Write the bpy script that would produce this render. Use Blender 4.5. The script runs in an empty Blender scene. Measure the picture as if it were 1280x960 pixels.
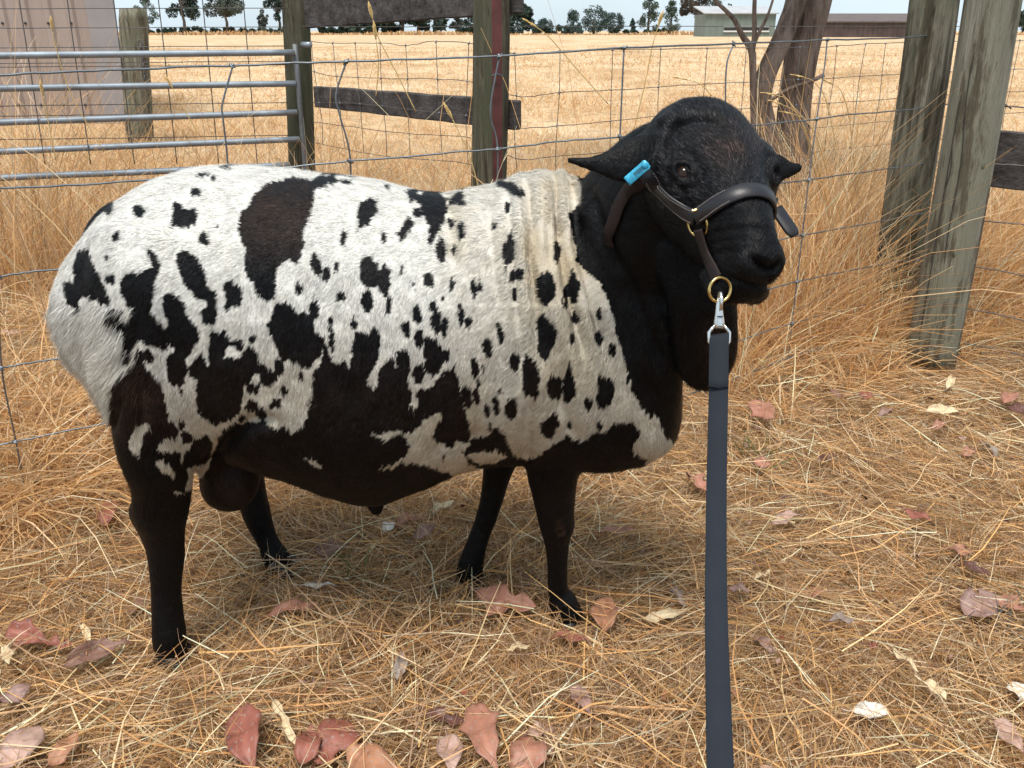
import bpy, bmesh, math, random
import numpy as np
from mathutils import Vector, Matrix
from mathutils.bvhtree import BVHTree

random.seed(7)
rng = np.random.default_rng(11)
SC = bpy.context.scene
COL = SC.collection

# ------------------------------------------------------------------ camera
CAM_H = 0.95            # lens height above the paddock, metres
FPX = 1100.0            # focal length in photo pixels (photo 1280 wide)
PITCH = math.radians(21.9)
cam_data = bpy.data.cameras.new('camera')
cam_data.sensor_width = 36.0
cam_data.lens = FPX / 1280.0 * 36.0
cam_data.clip_start = 0.02
cam_data.clip_end = 3000.0
cam = bpy.data.objects.new('camera', cam_data)
cam.location = (0, 0, CAM_H)
cam.rotation_euler = (math.pi / 2 - PITCH, 0, 0)
COL.objects.link(cam)
SC.camera = cam

# ------------------------------------------------------------------ sky and sun
SUN_EL = math.radians(69)
SUN_AZ = math.radians(196)         # compass direction the light comes from (0 = +Y, clockwise)
world = bpy.data.worlds.new('World')
SC.world = world
world.use_nodes = True
wn = world.node_tree.nodes
wl = world.node_tree.links
wn.clear()
w_out = wn.new('ShaderNodeOutputWorld')
w_bg = wn.new('ShaderNodeBackground')
w_sky = wn.new('ShaderNodeTexSky')
w_sky.sky_type = 'NISHITA'
w_sky.sun_disc = False
w_sky.sun_elevation = SUN_EL
w_sky.sun_rotation = SUN_AZ
w_sky.air_density = 1.0
w_sky.dust_density = 1.2
w_sky.ozone_density = 1.0
# thin high cloud over the blue: wide soft streaks mixed in towards white
w_tc = wn.new('ShaderNodeTexCoord')
w_map = wn.new('ShaderNodeMapping')
w_map.inputs['Scale'].default_value = (1.0, 1.0, 3.5)
w_noise = wn.new('ShaderNodeTexNoise')
w_noise.inputs['Scale'].default_value = 2.2
w_noise.inputs['Detail'].default_value = 6.0
w_noise.inputs['Roughness'].default_value = 0.55
w_ramp = wn.new('ShaderNodeMapRange')
w_ramp.inputs['From Min'].default_value = 0.38
w_ramp.inputs['From Max'].default_value = 0.68
w_ramp.inputs['To Min'].default_value = 0.66
w_ramp.inputs['To Max'].default_value = 0.92
w_mix = wn.new('ShaderNodeMix')
w_mix.data_type = 'RGBA'
w_mix.inputs[7].default_value = (7.4, 8.9, 10.0, 1)
wl.new(w_tc.outputs['Generated'], w_map.inputs['Vector'])
wl.new(w_map.outputs['Vector'], w_noise.inputs['Vector'])
wl.new(w_noise.outputs['Fac'], w_ramp.inputs['Value'])
wl.new(w_ramp.outputs['Result'], w_mix.inputs[0])
wl.new(w_sky.outputs['Color'], w_mix.inputs[6])
wl.new(w_mix.outputs[2], w_bg.inputs['Color'])
w_bg.inputs['Strength'].default_value = 0.082
wl.new(w_bg.outputs['Background'], w_out.inputs['Surface'])

sun_data = bpy.data.lights.new('sun', 'SUN')
sun_data.energy = 3.2
sun_data.angle = math.radians(22)
sun_data.color = (1.0, 0.95, 0.88)
sun = bpy.data.objects.new('sun', sun_data)
_d = Vector((math.sin(SUN_AZ) * math.cos(SUN_EL), math.cos(SUN_AZ) * math.cos(SUN_EL), math.sin(SUN_EL)))
sun.rotation_euler = _d.to_track_quat('Z', 'Y').to_euler()
sun.location = (0, 0, 20)
COL.objects.link(sun)

SC.view_settings.view_transform = 'Standard'
SC.view_settings.look = 'None'
SC.view_settings.exposure = 0.56
SC.view_settings.gamma = 1.0
SC.render.engine = 'CYCLES'
SC.cycles.max_bounces = 6
SC.cycles.diffuse_bounces = 3
SC.cycles.transparent_max_bounces = 8
SC.cycles.use_denoising = True

# ------------------------------------------------------------------ measuring helpers
_ct, _st = math.cos(PITCH), math.sin(PITCH)
CAMP = Vector((0, 0, CAM_H))


def ray(px, py):
    """direction of the sight line through a photo pixel (1280 x 960)"""
    a = (px - 640) / FPX
    b = (480 - py) / FPX
    return Vector((a, _ct + b * _st, -_st + b * _ct))


def at(px, py, Y):
    """survey point: where that sight line meets the plane at distance Y"""
    d = ray(px, py)
    return CAMP + d * (Y / d.y)


def ground(px, py, z=0.0):
    d = ray(px, py)
    return CAMP + d * ((z - CAM_H) / d.z)


def project(v):
    """(n,3) world -> photo pixels"""
    v = np.asarray(v, float)
    x = v[:, 0]
    y = v[:, 1]
    z = v[:, 2] - CAM_H
    dep = y * _ct - z * _st
    up = y * _st + z * _ct
    return np.stack([640 + FPX * x / dep, 480 - FPX * up / dep], 1)


def vnoise(p, seed=0):
    """value noise for (n,2) or (n,3) points, range 0..1"""
    p = np.asarray(p, float)
    if p.shape[1] == 2:
        p = np.concatenate([p, np.zeros((len(p), 1))], 1)
    i = np.floor(p).astype(np.int64)
    f = p - i
    f = f * f * (3 - 2 * f)
    out = np.zeros(len(p))
    for dx in (0, 1):
        for dy in (0, 1):
            for dz in (0, 1):
                h = (i[:, 0] + dx) * 374761393 + (i[:, 1] + dy) * 668265263 + (i[:, 2] + dz) * 2147483647 + seed * 144665
                h = (h ^ (h >> 13)) * 1274126177
                h = (h ^ (h >> 16)) & 0xFFFF
                w = (f[:, 0] if dx else 1 - f[:, 0]) * (f[:, 1] if dy else 1 - f[:, 1]) * (f[:, 2] if dz else 1 - f[:, 2])
                out += w * h / 65535.0
    return out


# ------------------------------------------------------------------ object helpers
def tag(o, label=None, cat=None, group=None, kind=None):
    if label: o['label'] = label
    if cat: o['category'] = cat
    if group: o['group'] = group
    if kind: o['kind'] = kind
    return o


def thing(name, loc, label, cat, group=None):
    o = bpy.data.objects.new(name, None)
    o.empty_display_size = 0.05
    COL.objects.link(o)
    o.location = loc
    o.matrix_basis = Matrix.Translation(loc)
    return tag(o, label, cat, group)


def link(name, me, mat=None, parent=None):
    """one mesh object; mesh coordinates are world coordinates, parents are unrotated empties"""
    o = bpy.data.objects.new(name, me)
    COL.objects.link(o)
    if mat is not None:
        for m in (mat if isinstance(mat, (list, tuple)) else [mat]):
            me.materials.append(m)
    if parent is not None:
        o.parent = parent
        off = Vector((0, 0, 0))
        p = parent
        while p is not None:
            off += Vector(p.location)
            p = p.parent
        o.location = -off
    return o


def mesh(name, verts, faces, smooth=True):
    me = bpy.data.meshes.new(name)
    me.from_pydata([tuple(v) for v in verts], [], faces)
    if smooth:
        me.polygons.foreach_set('use_smooth', [True] * len(me.polygons))
    me.update()
    return me


def np_mesh(name, verts, loop_idx, sizes, smooth=False):
    """fast mesh from flat arrays"""
    me = bpy.data.meshes.new(name)
    me.vertices.add(len(verts))
    me.vertices.foreach_set('co', np.ascontiguousarray(verts, np.float32).ravel())
    me.loops.add(len(loop_idx))
    me.loops.foreach_set('vertex_index', np.ascontiguousarray(loop_idx, np.int32))
    me.polygons.add(len(sizes))
    st = np.concatenate([[0], np.cumsum(sizes)[:-1]]).astype(np.int32)
    me.polygons.foreach_set('loop_start', st)
    if smooth:
        me.polygons.foreach_set('use_smooth', np.ones(len(sizes), bool))
    me.update(calc_edges=True)
    return me


def point_color(me, cols, name='tint'):
    at_ = me.color_attributes.new(name, 'FLOAT_COLOR', 'POINT')
    c = np.ones((len(cols), 4), np.float32)
    c[:, :cols.shape[1]] = cols
    at_.data.foreach_set('color', c.ravel())


class Geo:
    """collects simple solids into one mesh"""

    def __init__(self):
        self.v = []
        self.f = []

    def add(self, verts, faces):
        b = len(self.v)
        self.v += [Vector(x) for x in verts]
        self.f += [tuple(i + b for i in q) for q in faces]
        return b

    def loft(self, rings, cap=True, closed=False):
        n = len(rings[0])
        b = len(self.v)
        for r in rings:
            self.v += [Vector(x) for x in r]
        m = len(rings)
        for i in range(m if closed else m - 1):
            j = (i + 1) % m
            for k in range(n):
                l = (k + 1) % n
                self.f.append((b + i * n + k, b + i * n + l, b + j * n + l, b + j * n + k))
        if cap and not closed:
            for i, flip in ((0, True), (m - 1, False)):
                c = sum((Vector(x) for x in rings[i]), Vector()) / n
                ci = len(self.v)
                self.v.append(c)
                for k in range(n):
                    l = (k + 1) % n
                    q = (b + i * n + k, b + i * n + l, ci)
                    self.f.append(q[::-1] if flip else q)
        return self

    def tube(self, pts, rad, n=8, ref=None, cap=True, flat=1.0, closed=False):
        """pts path, rad radius or list (number or (ru, rv) pairs)"""
        pts = [Vector(p) for p in pts]
        m = len(pts)
        if not isinstance(rad, (list, tuple)):
            rad = [rad] * m
        rings = []
        prev = None
        for i in range(m):
            if closed:
                t = pts[(i + 1) % m] - pts[i - 1]
            else:
                t = pts[min(i + 1, m - 1)] - pts[max(i - 1, 0)]
            t.normalize()
            if ref is not None:
                u = Vector(ref) - t * t.dot(Vector(ref))
            elif prev is None:
                a = Vector((0, 0, 1)) if abs(t.z) < 0.9 else Vector((1, 0, 0))
                u = a - t * t.dot(a)
            else:
                u = prev - t * t.dot(prev)
            u.normalize()
            prev = u
            w = t.cross(u)
            r = rad[i]
            ru, rv = r if isinstance(r, (list, tuple)) else (r, r * flat)
            rings.append([pts[i] + u * (math.cos(2 * math.pi * k / n) * ru) + w * (math.sin(2 * math.pi * k / n) * rv) for k in range(n)])
        return self.loft(rings, cap, closed)

    def box(self, c, sx, sy, sz, M=None):
        c = Vector(c)
        vs = []
        for z in (-1, 1):
            for x, y in ((-1, -1), (1, -1), (1, 1), (-1, 1)):
                p = Vector((x * sx / 2, y * sy / 2, z * sz / 2))
                vs.append(c + (M @ p if M is not None else p))
        return self.add(vs, [(3, 2, 1, 0), (4, 5, 6, 7), (0, 1, 5, 4), (1, 2, 6, 5), (2, 3, 7, 6), (3, 0, 4, 7)])

    def ball(self, c, rx, ry=None, rz=None, nu=12, nv=8, M=None):
        ry = rx if ry is None else ry
        rz = rx if rz is None else rz
        c = Vector(c)
        rings = []
        for i in range(nv + 1):
            t = math.pi * i / nv
            t = min(max(t, 0.05), math.pi - 0.05)
            ring = []
            for k in range(nu):
                a = 2 * math.pi * k / nu
                p = Vector((rx * math.sin(t) * math.cos(a), ry * math.sin(t) * math.sin(a), -rz * math.cos(t)))
                ring.append(c + (M @ p if M is not None else p))
            rings.append(ring)
        return self.loft(rings)

    def mesh(self, name, smooth=True):
        return mesh(name, self.v, self.f, smooth)

    def build(self, name, mat, parent=None, smooth=True):
        return link(name, self.mesh(name, smooth), mat, parent)


def bevel_obj(o, w=0.004, seg=1):
    bm = bmesh.new()
    bm.from_mesh(o.data)
    bmesh.ops.remove_doubles(bm, verts=bm.verts, dist=1e-6)
    bmesh.ops.bevel(bm, geom=[e for e in bm.edges if len(e.link_faces) == 2 and e.calc_face_angle(0) > 0.6], offset=w, segments=seg, affect='EDGES', clamp_overlap=True)
    bm.to_mesh(o.data)
    bm.free()
    return o


# ------------------------------------------------------------------ material helpers
class NT:
    def __init__(self, name):
        self.m = bpy.data.materials.new(name)
        self.m.use_nodes = True
        self.t = self.m.node_tree
        self.n = self.t.nodes
        self.b = self.n['Principled BSDF']

    def new(self, typ, **kw):
        nd = self.n.new(typ)
        for k, v in kw.items():
            if k.startswith('i_'):
                nd.inputs[k[2:].replace('_', ' ')].default_value = v
            else:
                setattr(nd, k, v)
        return nd

    def ln(self, a, b):
        self.t.links.new(a, b)

    def noise(self, scale, detail=4, rough=0.55, vec=None, mscale=None):
        nd = self.new('ShaderNodeTexNoise')
        nd.inputs['Scale'].default_value = scale
        nd.inputs['Detail'].default_value = detail
        nd.inputs['Roughness'].default_value = rough
        if vec is None:
            tc = self.new('ShaderNodeTexCoord')
            vec = tc.outputs['Object']
        if mscale:
            mp = self.new('ShaderNodeMapping')
            mp.inputs['Scale'].default_value = mscale
            self.ln(vec, mp.inputs['Vector'])
            vec = mp.outputs['Vector']
        self.ln(vec, nd.inputs['Vector'])
        return nd.outputs['Fac']

    def ramp(self, fac, stops):
        nd = self.new('ShaderNodeValToRGB')
        el = nd.color_ramp.elements
        while len(el) < len(stops):
            el.new(0.5)
        for e, (p, c) in zip(el, stops):
            e.position = p
            e.color = (*c, 1)
        self.ln(fac, nd.inputs['Fac'])
        return nd.outputs['Color']

    def mix(self, fac, a, b, mode='MIX'):
        nd = self.new('ShaderNodeMix', data_type='RGBA', blend_type=mode)
        for s, v in ((0, fac), (6, a), (7, b)):
            if hasattr(v, 'links'):
                self.ln(v, nd.inputs[s])
            elif s == 0:
                nd.inputs[0].default_value = v
            else:
                nd.inputs[s].default_value = (*v, 1)
        return nd.outputs[2]

    def bump(self, h, strength=0.3, dist=0.01):
        nd = self.new('ShaderNodeBump')
        nd.inputs['Strength'].default_value = strength
        nd.inputs['Distance'].default_value = dist
        self.ln(h, nd.inputs['Height'])
        self.ln(nd.outputs['Normal'], self.b.inputs['Normal'])

    def base(self, c):
        if hasattr(c, 'links'):
            self.ln(c, self.b.inputs['Base Color'])
        else:
            self.b.inputs['Base Color'].default_value = (*c, 1)

    def set(self, rough=None, metal=None, spec=None):
        if rough is not None: self.b.inputs['Roughness'].default_value = rough
        if metal is not None: self.b.inputs['Metallic'].default_value = metal
        if spec is not None: self.b.inputs['Specular IOR Level'].default_value = spec

    def attr(self, name):
        nd = self.new('ShaderNodeAttribute', attribute_name=name)
        return nd.outputs['Color']


def tint_mat(name, rough=0.7, trans=0.0, spec=0.3):
    t = NT(name)
    c = t.attr('tint')
    t.base(c)
    t.set(rough=rough, spec=spec)
    if trans > 0:
        tr = t.new('ShaderNodeBsdfTranslucent')
        t.ln(c, tr.inputs['Color'])
        mx = t.new('ShaderNodeMixShader')
        mx.inputs[0].default_value = trans
        t.ln(t.b.outputs[0], mx.inputs[1])
        t.ln(tr.outputs[0], mx.inputs[2])
        t.ln(mx.outputs[0], t.n['Material Output'].inputs['Surface'])
    return t.m


def plain(name, col, rough=.5, metal=0.0, spec=.5, noise=None):
    t = NT(name)
    if noise:
        sc_, amt = noise
        f = t.noise(sc_, 4)
        t.base(t.ramp(f, [(0.3, tuple(c * (1 - amt) for c in col)), (0.7, tuple(min(1, c * (1 + amt)) for c in col))]))
        t.bump(f, .25, .002)
    else:
        t.base(col)
    t.set(rough=rough, metal=metal, spec=spec)
    return t.m




def smooth_curve(pts, n):
    """Catmull-Rom through 2-D/3-D points, n samples"""
    P = np.asarray(pts, float)
    P = np.vstack([2 * P[0] - P[1], P, 2 * P[-1] - P[-2]])
    m = len(P) - 3
    t = np.linspace(0, m - 1e-9, n)
    i = t.astype(int)
    f = (t - i)[:, None]
    a, b, c, d = P[i], P[i + 1], P[i + 2], P[i + 3]
    return 0.5 * (2 * b + (c - a) * f + (2 * a - 5 * b + 4 * c - d) * f ** 2 + (3 * b - a - 3 * c + d) * f ** 3)


# ================================================================== GROUND
def zg(x, y):
    """gentle unevenness of the paddock"""
    p = np.stack([np.asarray(x, float), np.asarray(y, float)], 1)
    return (vnoise(p * 2.1, 51) - .5) * .03 * np.clip((np.asarray(y) - .2) / 1.0, 0, 1) * np.clip((30 - np.asarray(y)) / 20, 0, 1)


yl = np.concatenate([np.linspace(-4, .4, 8), np.linspace(.55, 6, 70), 6 * 1.16 ** np.arange(1, 36)])
xl = np.concatenate([-4.2 * 1.22 ** np.arange(26, 0, -1), np.linspace(-4, 4, 60), 4.2 * 1.22 ** np.arange(1, 27)])
gx, gy = np.meshgrid(xl, yl)
gz = zg(gx.ravel(), gy.ravel())
gv = np.stack([gx.ravel(), gy.ravel(), gz], 1)
nx, ny = len(xl), len(yl)
idx = np.arange(nx * ny).reshape(ny, nx)
q = np.stack([idx[:-1, :-1], idx[:-1, 1:], idx[1:, 1:], idx[1:, :-1]], -1).reshape(-1, 4)
gm = np_mesh('paddock_ground', gv, q.ravel(), np.full(len(q), 4), smooth=True)
t = NT('dry_paddock')
tc = t.new('ShaderNodeTexCoord')
ob = tc.outputs['Object']
n1 = t.noise(.30, 7, .68, ob, (1, .55, 1))      # wide bands of paler and redder stubble
n2 = t.noise(3.0, 6, .7, ob)
n3 = t.noise(38, 5, .7, ob)
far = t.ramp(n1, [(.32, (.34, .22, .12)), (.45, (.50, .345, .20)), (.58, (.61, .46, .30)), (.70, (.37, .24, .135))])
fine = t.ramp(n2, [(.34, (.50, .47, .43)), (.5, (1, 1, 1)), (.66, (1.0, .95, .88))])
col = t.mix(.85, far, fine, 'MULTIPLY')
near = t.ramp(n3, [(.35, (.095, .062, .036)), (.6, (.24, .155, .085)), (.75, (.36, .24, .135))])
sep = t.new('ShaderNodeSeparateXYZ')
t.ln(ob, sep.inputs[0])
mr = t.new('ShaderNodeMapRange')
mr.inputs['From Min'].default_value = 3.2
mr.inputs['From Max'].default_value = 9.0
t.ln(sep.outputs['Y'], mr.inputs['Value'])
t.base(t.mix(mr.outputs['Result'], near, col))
t.set(rough=.95, spec=.08)
t.bump(n3, .6, .02)
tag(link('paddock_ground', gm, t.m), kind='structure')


# ================================================================== STRAW AND GRASS
def blades(n, pos, az, pitch, length, width, color, seg=2, bend=.3, droop=0.0, kink=0.0):
    """ribbons: arrays -> verts, quads, vertex colours"""
    ts = np.linspace(0, 1, seg + 1)
    P = np.zeros((n, seg + 1, 3))
    P[:, 0] = pos
    a = az.copy()
    b = pitch.copy()
    da = rng.normal(0, bend, n) / seg
    db = rng.normal(0, bend * .6, n) / seg - droop / seg
    for i in range(seg):
        st = length / seg
        d = np.stack([np.cos(b) * np.cos(a), np.cos(b) * np.sin(a), np.sin(b)], 1)
        P[:, i + 1] = P[:, i] + d * st[:, None]
        a = a + da + (rng.normal(0, kink, n) if kink else 0)
        b = b + db + (rng.normal(0, kink * .5, n) if kink else 0)
    T_ = np.gradient(P, axis=1)
    T_ /= np.linalg.norm(T_, axis=2)[..., None] + 1e-9
    rnd = rng.normal(0, 1, (n, 3))
    rnd[:, 2] *= .5
    s = np.cross(T_, rnd[:, None, :])
    s /= np.linalg.norm(s, axis=2)[..., None] + 1e-9
    wt = np.interp(ts, [0, .6, 1], [1, .85, .35])
    off = s * (width[:, None] * wt[None, :] / 2)[..., None]
    V_ = np.stack([P - off, P + off], 2)              # n, seg+1, 2, 3
    base = (np.arange(n) * (seg + 1) * 2)[:, None]
    i0 = np.arange(seg)[None, :] * 2 + base
    Q = np.stack([i0, i0 + 1, i0 + 3, i0 + 2], -1).reshape(-1, 4)
    C_ = np.repeat(color, (seg + 1) * 2, 0)
    return V_.reshape(-1, 3), Q, C_


def bundle(name, sets, mat, kind='stuff'):
    vs, qs, cs, b = [], [], [], 0
    for v, q_, c in sets:
        vs.append(v)
        qs.append(q_ + b)
        cs.append(c)
        b += len(v)
    v = np.concatenate(vs)
    qq = np.concatenate(qs)
    me = np_mesh(name, v, qq.ravel(), np.full(len(qq), 4))
    point_color(me, np.concatenate(cs))
    return tag(link(name, me, mat), kind=kind)


M_STRAW = tint_mat('dry_straw', rough=.5, trans=.32, spec=.3)
PAL = np.array([(.60, .405, .205), (.68, .50, .295), (.53, .315, .140), (.44, .235, .090), (.35, .215, .115), (.74, .59, .39), (.27, .175, .110), (.56, .335, .130)])


STRAW_GAIN = np.array([1.27, 1.26, 1.30])


def straw_col(n, w=None, lo=.75, hi=1.15):
    c = PAL[rng.choice(len(PAL), n, p=w)]
    return np.clip(c * STRAW_GAIN * rng.uniform(lo, hi, n)[:, None], 0, .86)


FEET = [ground(214, 826), ground(350, 716), ground(707, 782), ground(589, 737)]


def trodden(x, y, z):
    for f in FEET:
        d_ = np.hypot(x - f.x - .01, y - f.y)
        z = z - .03 * np.exp(-(d_ / .045) ** 2)
    return z


def in_view(n, y0, y1, power=1.0, margin=.12):
    """random ground points inside the field of view"""
    u = rng.random(n) ** power
    y = y0 + (y1 - y0) * u
    dep = y * _ct + CAM_H * _st
    half = dep * 640 / FPX * (1 + margin) + .1
    x = rng.uniform(-1, 1, n) * half
    return x, y


W_GREY = np.array([.17, .14, .16, .10, .15, .12, .12, .04])
W_GOLD = np.array([.18, .12, .20, .18, .06, .06, .04, .16])

# near mat: short chaff at the bottom, long stems on top
sets = []
n = 130000
x, y = in_view(n, .60, 3.4, 1.15)
cl = vnoise(np.stack([x, y], 1) * 6, 61)
z = trodden(x, y, zg(x, y) + rng.random(n) * (.008 + .022 * cl))
sets.append(blades(n, np.stack([x, y, z], 1), rng.uniform(0, 6.283, n), rng.normal(.06, .22, n), rng.uniform(.02, .08, n), rng.uniform(.0008, .0018, n), straw_col(n, W_GREY, .5, 1.1), 1, .4))
n = 78000
x, y = in_view(n, .60, 3.6, 1.1)
cl = vnoise(np.stack([x, y], 1) * 4, 62)
z = trodden(x, y, zg(x, y) + .003 + rng.random(n) * (.010 + .03 * cl))
flow = (vnoise(np.stack([x, y], 1) * 2.2, 63) - .5) * 9
sets.append(blades(n, np.stack([x, y, z], 1), flow + rng.normal(0, .9, n), rng.normal(.05, .16, n), rng.uniform(.04, .14, n), rng.uniform(.0010, .0022, n), straw_col(n, W_GREY * .7 + W_GOLD * .3, .6, 1.15), 2, .18, .08, .14))
n = 5600
x, y = in_view(n, .65, 3.4, 1.1)
z = trodden(x, y, zg(x, y) + rng.uniform(.016, .045, n))
sets.append(blades(n, np.stack([x, y, z], 1), rng.uniform(0, 6.283, n), rng.normal(.06, .12, n), rng.uniform(.08, .26, n), rng.uniform(.0014, .0028, n), straw_col(n, None, .95, 1.3), 3, .16, .10, .20))
bundle('straw_litter', sets, M_STRAW)

# tufts of standing stubble through the mat
sets = []
nt = 900
tx, ty = in_view(nt, .7, 3.6, 1.0)
keep = vnoise(np.stack([tx, ty], 1) * 3.0, 64) > .42
tx, ty = tx[keep], ty[keep]
per = 26
n = len(tx) * per
x = np.repeat(tx, per) + rng.normal(0, .022, n)
y = np.repeat(ty, per) + rng.normal(0, .022, n)
h = np.repeat(rng.uniform(.035, .11, len(tx)), per) * rng.uniform(.5, 1.3, n)
sets.append(blades(n, np.stack([x, y, zg(x, y)], 1), rng.uniform(0, 6.283, n), rng.normal(1.0, .3, n), h, rng.uniform(.0010, .0020, n), straw_col(n, W_GREY, .55, 1.0), 2, .6, .5))
bundle('stubble_tufts', sets, M_STRAW)


# long unmown grass along the wire, round the posts and the gate
def fence_y(px):
    return np.interp(px, [-620, -200, 0, 290, 625, 780, 1020, 1130, 1400], [1.2, 1.5, 1.62, 1.82, 1.95, 2.02, 2.41, 2.70, 3.2])


sets = []


def tall(n, px0, px1, dy0, dy1, h0, h1, lean=0.0, w=W_GOLD, lo=.75, hi=1.12, seg=4, wid=(.0016, .0032), ref=fence_y, droop=.9, pitch=1.1):
    px = rng.uniform(px0, px1, n)
    y = ref(px) + rng.uniform(dy0, dy1, n)
    dep = y * _ct + CAM_H * _st
    x = (px - 640) * dep / FPX
    c = vnoise(np.stack([x, y], 1) * 5, 65)
    k = c > rng.uniform(.2, .6, n)
    x, y = x[k], y[k]
    n = len(x)
    h = rng.uniform(h0, h1, n) * (.6 + .8 * c[k])
    sets.append(blades(n, np.stack([x, y, zg(x, y)], 1), rng.uniform(0, 6.283, n) + lean, rng.normal(pitch, .28, n), h, rng.uniform(*wid, n), straw_col(n, w, lo, hi), seg, .3, droop, .09))


tall(5200, -60, 620, -.05, .9, .15, .42, droop=1.3, pitch=.75)        # left, matted behind the rump
tall(6500, -60, 200, -.10, .6, .15, .40, droop=1.4, pitch=.45)
tall(6200, 900, 1330, -.05, .60, .16, .44, droop=.8, pitch=1.2, lo=.85, hi=1.25)        # right, below the wires
tall(6500, 940, 1330, -.30, .25, .08, .26, droop=.9, pitch=1.0, lo=.85, hi=1.25)
tall(3000, 1180, 1380, -.2, .7, .25, .60, droop=1.0, pitch=1.2)
tall(9000, -60, 1340, .5, 2.4, .12, .36, droop=.9, pitch=1.2, lo=.85, hi=1.2)
tall(2600, 280, 700, .9, 2.0, .25, .55, droop=.7, pitch=1.25)
tall(1800, 930, 1100, .2, 1.2, .35, .75, droop=.7, pitch=1.25)
tall(900, 150, 420, 1.6, 2.4, .35, .80, droop=.6, pitch=1.3)
tall(900, -40, 130, 1.4, 2.4, .45, .95, droop=.8, pitch=1.3)
tall(260, -40, 1300, .1, 1.2, .55, .95, droop=.8, pitch=1.35, lo=1.0, hi=1.25, seg=6)
bundle('long_dry_grass', sets, M_STRAW)
# a few green shoots that survived, and grey rotten stalks
sets = []
for px, py, n, s in ((14, 500, 40, .035), (28, 548, 16, .03), (935, 572, 26, .03), (1245, 795, 34, .04), (450, 735, 14, .03), (395, 470, 6, .02), (1278, 300, 18, .03)):
    c_ = ground(px, py)
    x, y = c_.x + rng.normal(0, s, n), c_.y + rng.normal(0, s, n)
    grn = np.array([.12, .16, .05])[None, :] * rng.uniform(.6, 1.3, n)[:, None] if px != 1245 else np.array([.16, .15, .13])[None, :] * rng.uniform(.5, 1.3, n)[:, None]
    sets.append(blades(n, np.stack([x, y, zg(x, y) + .015], 1), rng.uniform(0, 6.283, n), rng.normal(.8, .3, n), rng.uniform(.03, .09, n), rng.uniform(.0015, .003, n), grn, 3, .5, .7))
bundle('green_shoots', sets, M_STRAW)

# paddock beyond the fence: thinning stubble
sets = []
for y0, y1, n, hh, ww in ((2.8, 6, 60000, (.04, .15), (.0014, .003)), (6, 12, 60000, (.05, .15), (.0025, .005)), (12, 26, 40000, (.06, .15), (.005, .010)), (26, 60, 22000, (.08, .18), (.012, .024))):
    x, y = in_view(n, y0, y1, 1.3)
    c = vnoise(np.stack([x * 2.2, y * 1.2], 1), 66)
    k = c > rng.uniform(.0, .6, n)
    x, y = x[k], y[k]
    n = len(x)
    sets.append(blades(n, np.stack([x, y, zg(x, y)], 1), rng.uniform(0, 6.283, n), rng.normal(.7, .4, n), rng.uniform(*hh, n), rng.uniform(*ww, n), straw_col(n, W_GOLD * .6 + W_GREY * .4, .85, 1.15), 1 if y0 > 5 else 2, .5, .5))
bundle('paddock_stubble', sets, M_STRAW)
# ridge of taller dead grass at the far side of the paddock
sets = []
n = 9000
x = rng.uniform(-170, 170, n)
y = rng.uniform(195, 215, n)
sets.append(blades(n, np.stack([x, y, 0 * x], 1), rng.uniform(0, 6.28, n), rng.normal(1.2, .3, n), rng.uniform(.25, .9, n) * (.4 + 1.0 * vnoise(np.stack([x * .05, y * .02], 1), 67)), rng.uniform(.15, .4, n), straw_col(n, W_GOLD, .6, .9), 2, .5, .5))
bundle('far_grass_ridge', sets, M_STRAW)
# ================================================================== SHED AT THE LEFT
t = NT('mushroom_sheet_steel')
_n = t.noise(2.2, 5, .6, None, (1, 1, .3))
_n2 = t.noise(14, 4, .6, None, (1, 1, .08))
t.base(t.mix(.5, t.ramp(_n, [(.3, (.285, .226, .20)), (.7, (.335, .27, .24))]), t.ramp(_n2, [(.3, (.86, .84, .82)), (.6, (1, 1, 1))]), 'MULTIPLY'))
t.set(rough=.5, spec=.35)
M_SHEET = t.m
t = NT('grey_flashing')
t.base(t.ramp(t.noise(3, 4), [(.3, (.235, .215, .215)), (.7, (.29, .265, .262))]))
t.set(rough=.45, spec=.4)
M_FLASH = t.m
SHY = 10.0
sx1 = at(123, 100, SHY).x
SH = thing('corrugated_shed', (sx1 - 2, SHY, 0), 'mushroom brown corrugated steel shed wall at the left edge behind the gate', 'shed')
SH_H = 3.0
per_ = (at(28.5, 30, SHY) - at(0, 30, SHY)).length      # rib spacing
ribs = []
x = sx1
k = 0
while x > sx1 - 5.2:
    # each sheet rib: pan, rise, crown, fall
    g = Geo()
    px_ = [(0, 0), (-.50 * per_, 0), (-.60 * per_, -.028), (-.84 * per_, -.028), (-.94 * per_, 0), (-per_, 0)]
    rings = []
    for z in (-.02, SH_H):
        rings.append([Vector((x + a, SHY + b, z)) for a, b in px_] + [Vector((x + a, SHY + b + .0025, z)) for a, b in px_[::-1]])
    g.loft(rings)
    g.build('wall_sheet', M_SHEET, SH, smooth=False)
    x -= per_
    k += 1
M_BOLT = plain('bolt_steel', (.05, .045, .045), .5, .6)
bolt_g = Geo()
bolt_g.tube([(0, .003, 0), (0, -.010, 0)], .014, n=6)
bolt_me = bolt_g.mesh('bolt')
bolt_me.materials.append(M_BOLT)
for z_ in (at(60, 29, SHY).z, at(60, 29, SHY).z - .62, .2, 2.0):
    x = sx1
    for j in range(22):
        o = bpy.data.objects.new('bolt', bolt_me)
        COL.objects.link(o)
        o.parent = SH
        o.location = Vector((x - .72 * per_, SHY - .030, z_)) - SH.location
        x -= per_
cx_ = at(151, 60, SHY).x
g = Geo()
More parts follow.
